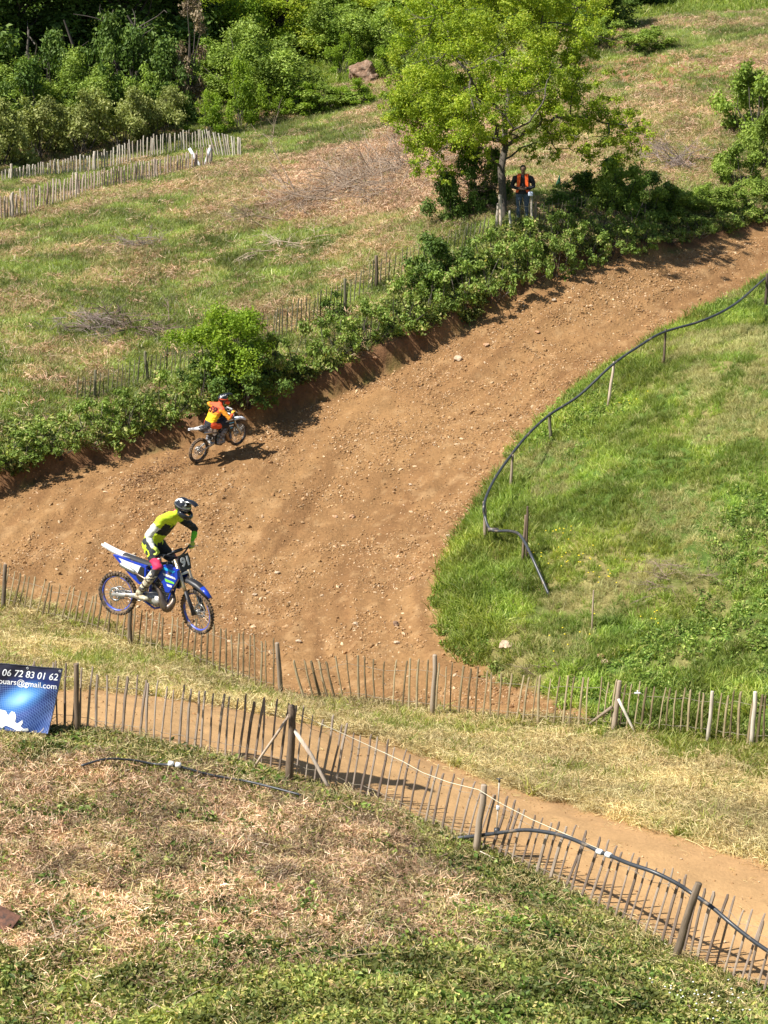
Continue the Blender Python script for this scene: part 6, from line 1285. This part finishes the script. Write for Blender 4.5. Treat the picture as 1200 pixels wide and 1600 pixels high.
def cls2(p, n):
    ds = []
    for s, t in ((-1, 'R'), (1, 'L')):
        ds += [(seg_d(p, J2['sh' + t], J2['el' + t])[0] - .05, 'ua'), (seg_d(p, J2['el' + t], J2['ha' + t])[0] - .04, 'fa'), (seg_d(p, Vector(J2['hip']) + Vector((0, .1 * s, -.03)), J2['kn' + t])[0] - .085, 'th'), (seg_d(p, J2['kn' + t], J2['an' + t])[0] - .055, 'sh')]
    ds += [(seg_d(p, J2['hip'], J2['neck'])[0] - .13, 'to'), (seg_d(p, J2['neck'], J2['head'])[0] - .06, 'ne')]
    k = min(ds)[1]; t = seg_d(p, J2['hip'], J2['neck'])[1]
    if k == 'ne': return 0 if p.z < 1.62 else 5
    if k == 'to': return 3 if t < .02 else 2 if t < .42 + mnoise.noise(p * 6) * .1 else 1 if t < .62 + mnoise.noise(p * 6) * .1 else 0
    if k == 'ua': return 0 if p.z > 1.42 else 1
    if k == 'fa': return 0 if mnoise.noise(p * 8) > -.1 else 1
    if k == 'th': return 0 if (abs(p.y) > .13 and p.x < -.12 and n.z < .6) else 3
    return 4
HM2 = dict(shell=M_GLOSS, stripe=mat('grey_stripe', (.45, .46, .47), .3), chin=M_ORANGE, peak=M_GLOSS, lens=mat('red_mirror_lens', (.6, .12, .05), .15, .6), strap=M_ORANGE)
B2 = rider(P2, J2, cls2, [M_ORANGE, M_AMBER, M_GOLDC, M_BLACKC, M_DGREY, M_SKIN], mat('orange_yellow_glove', (.80, .45, .04), .7), M_BOOTG, HM2, (.9, -.28, -.20))
# number on the back of the jersey
q0 = Vector((-.12, -.02, 1.36)); bd = (Vector((.02, 0, 1.46)) - Vector((-.30, 0, 1.02))).normalized(); nb = Vector((-bd.z, 0, bd.x)); rx_ = bd.cross(nb)
dm = digits_mesh('59', .24, .012); Mx = Matrix((-(nb.cross(bd)) if False else bd.cross(nb), bd, nb)).transposed().to_4x4()
cpos = Vector((-.11, -.02, 1.31)) + nb * .30; dm.transform(Matrix.Translation(cpos) @ Mx); wrap(dm, B2, -nb); link('number', dm, mat('dark_red_number', (.12, .015, .015), .7), P2)
# soil thrown up by the rear wheel
sx_, sy_, sz__ = [], [], []
mb = MB(); mb.smooth = False; r = random.Random(4); base2 = at(306, 724)
for i in range(420):
    t = r.random() ** .8; px, py = 303 - 110 * t + r.gauss(0, 10 * t + 2), 722 + 34 * t + r.gauss(0, 5 * t); g = at(px, py); h = abs(r.gauss(0, 1)) * .30 * math.sin(PI * min(1, t + .12)); c = Vector((g.x, g.y, gz(g.x, g.y) + h)) - base2; s = r.uniform(.006, .028); mb.ell(c, (s, s * r.uniform(.5, 1), s * .7), nu=5, nv=3)
o = mb.build('flying_dirt', mat('loose_dirt', (.24, .135, .07), .95, var=.3)); o.location = base2; tag(o, 'brown dirt thrown up behind the climbing bike', 'dirt', kind='stuff')

# -------- marshal under the tree
g = at(817, 346); MP = thing('person', 'marshal in an orange hi-vis vest and black jacket standing in the tree shade', 'person', g + Vector((0, .25, 0)), (0, 0, math.radians(-8)))
# local: x to his left seen from us reversed; he faces the camera (-y)
def cls3(p, n):
    if p.z > 1.48 and abs(p.x) < .12: return 3
    if p.z < .86: return 2
    if 1.02 < p.z < 1.10 and p.y < -.12 and abs(p.x) < .11: return 3
    return 1
def tube3(P, R_): return ('t', (P, R_, (1, 0, 0)))
zb = .0
parts = [tube3([(0, 0, .90), (0, 0, 1.0), (0, -.01, 1.2), (0, -.02, 1.36), (0, -.02, 1.44), (0, -.03, 1.50)], [(.17, .12), (.19, .14), (.19, .14), (.21, .13), (.15, .10), (.062, .06)]), tube3([(0, -.03, 1.50), (0, -.06, 1.60)], [.058, .058]),
         ('e', ((0, -.085, 1.66), (.078, .098, .115), Rx(.45))), ('e', ((0, -.185, 1.625), (.016, .022, .026))), ('e', ((-.078, -.06, 1.655), (.012, .022, .032))), ('e', ((.078, -.06, 1.655), (.012, .022, .032))), ('e', ((0, -.155, 1.575), (.045, .040, .035)))]
for s in (-1, 1): parts += [tube3([(.13 * s, -.02, 1.40), (.22 * s, -.01, 1.38), (.29 * s, .0, 1.22), (.31 * s, -.02, 1.10), (.20 * s, -.14, 1.06), (.08 * s, -.22, 1.06)], [.08, .085, .070, .062, .055, .045]), tube3([(.10 * s, 0, .92), (.11 * s, -.01, .70), (.12 * s, -.01, .48), (.125 * s, .02, .12)], [.115, .095, .070, .055]), ('e', ((.13 * s, -.05, .05), (.05, .13, .05)))]
M_JEANS = mat('faded_jeans', (.07, .10, .15), .85, var=.3); M_JACKET = mat('black_jacket', (.018, .018, .024), .8, var=.3)
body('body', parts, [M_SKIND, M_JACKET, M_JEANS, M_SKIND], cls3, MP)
for s in (-1, 1):
    mb = MB(); c = Vector((.05 * s, -.255, 1.06)); mb.tube([c + Vector((.04 * s, .02, 0)), c + Vector((0, -.005, -.005)), c + Vector((-.03 * s, -.01, -.01))], [(.022, .030), (.018, .042), (.014, .040)], n=9, side=(0, 1, 0))
    for i in range(4): q = c + Vector((-.03 * s, -.012, .030 - .020 * i)); mb.tube([q, q + Vector((-.032 * s, -.008, -.004)), q + Vector((-.052 * s, .010, -.010)), q + Vector((-.058 * s, .028, -.014))], [.0100, .0095, .009, .008], n=6)
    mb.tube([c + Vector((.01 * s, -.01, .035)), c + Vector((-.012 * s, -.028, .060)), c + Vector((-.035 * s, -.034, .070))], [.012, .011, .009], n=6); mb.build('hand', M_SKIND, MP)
mb = MB(); 
for k in range(1): mb.ell((0, -.065, 1.70), (.086, .100, .095), Rx(.45))
mb.v = [v for v in mb.v]; mb.build('hair', mat('short_dark_hair', (.018, .013, .010), .8, bump=.5), MP)
mb = MB()
for s in (-1, 1): mb.tube([(.030 * s, -.166, 1.665), (.030 * s, -.176, 1.664)], .009, n=7)
mb.build('eyes', M_NUMB, MP); mb = MB(); mb.tube([(-.022, -.186, 1.585), (0, -.194, 1.583), (.022, -.186, 1.585)], .005, n=5); mb.build('mouth', mat('lips', (.16, .06, .05), .6), MP)
mb = MB()
for s in (-1, 1):
    mb.plate([(.055 * s, 1.47), (.155 * s, 1.45), (.165 * s, 1.10), (.085 * s, 1.10)], -.150, -.176, .004); mb.plate([(.075 * s, 1.04), (.185 * s, 1.04), (.20 * s, .93), (.13 * s, .92)], -.150, -.176, .004)
    mb.tube([(.105 * s, -.15, 1.46), (.11 * s, -.07, 1.512), (.11 * s, .05, 1.50), (.11 * s, .12, 1.42)], [(.05, .008)] * 4, n=6, side=(1, 0, 0))
mb.plate([(-.18, 1.44), (.18, 1.44), (.20, .93), (-.20, .93)], .13, .155, .004); mb.build('vest', M_HIVIS, MP); MP.scale = (1.12, 1.1, 1.0)
# white cap on the stake beside him, pale tree guards at the foot of the trunk
mb = MB(); mb.box((0, 0, 0), (.15, .13, .13), bev=.02); o = mb.build('white_box', mat('pale_blue_plastic', (.55, .62, .80), .5)); o.location = up(829, 303, 350, -.12); tag(o, 'pale blue white box capping the stake next to the marshal', 'box')
post_at('stake', 782, 348, 300, -2, .05, M_WOOD_P, label='bleached stake against the foot of the big tree', cat='stake', off=-.35)
post_at('stake', 797, 352, 322, -3, .035, M_WOOD_W, label='short pale stake in front of the marshal', cat='stake', off=-.3)
# traffic cone like dark green cypress shape behind
mb = MB(); mb.tube([(0, 0, -.1), (0, 0, .25), (.04, 0, .6)], [.16, .10, .01], n=9); o = mb.build('green_marker', mat('dark_green_cloth', (.02, .10, .04), .8)); o.location = ongr(872, 300); tag(o, 'small dark green pointed marker right of the marshal', 'marker')
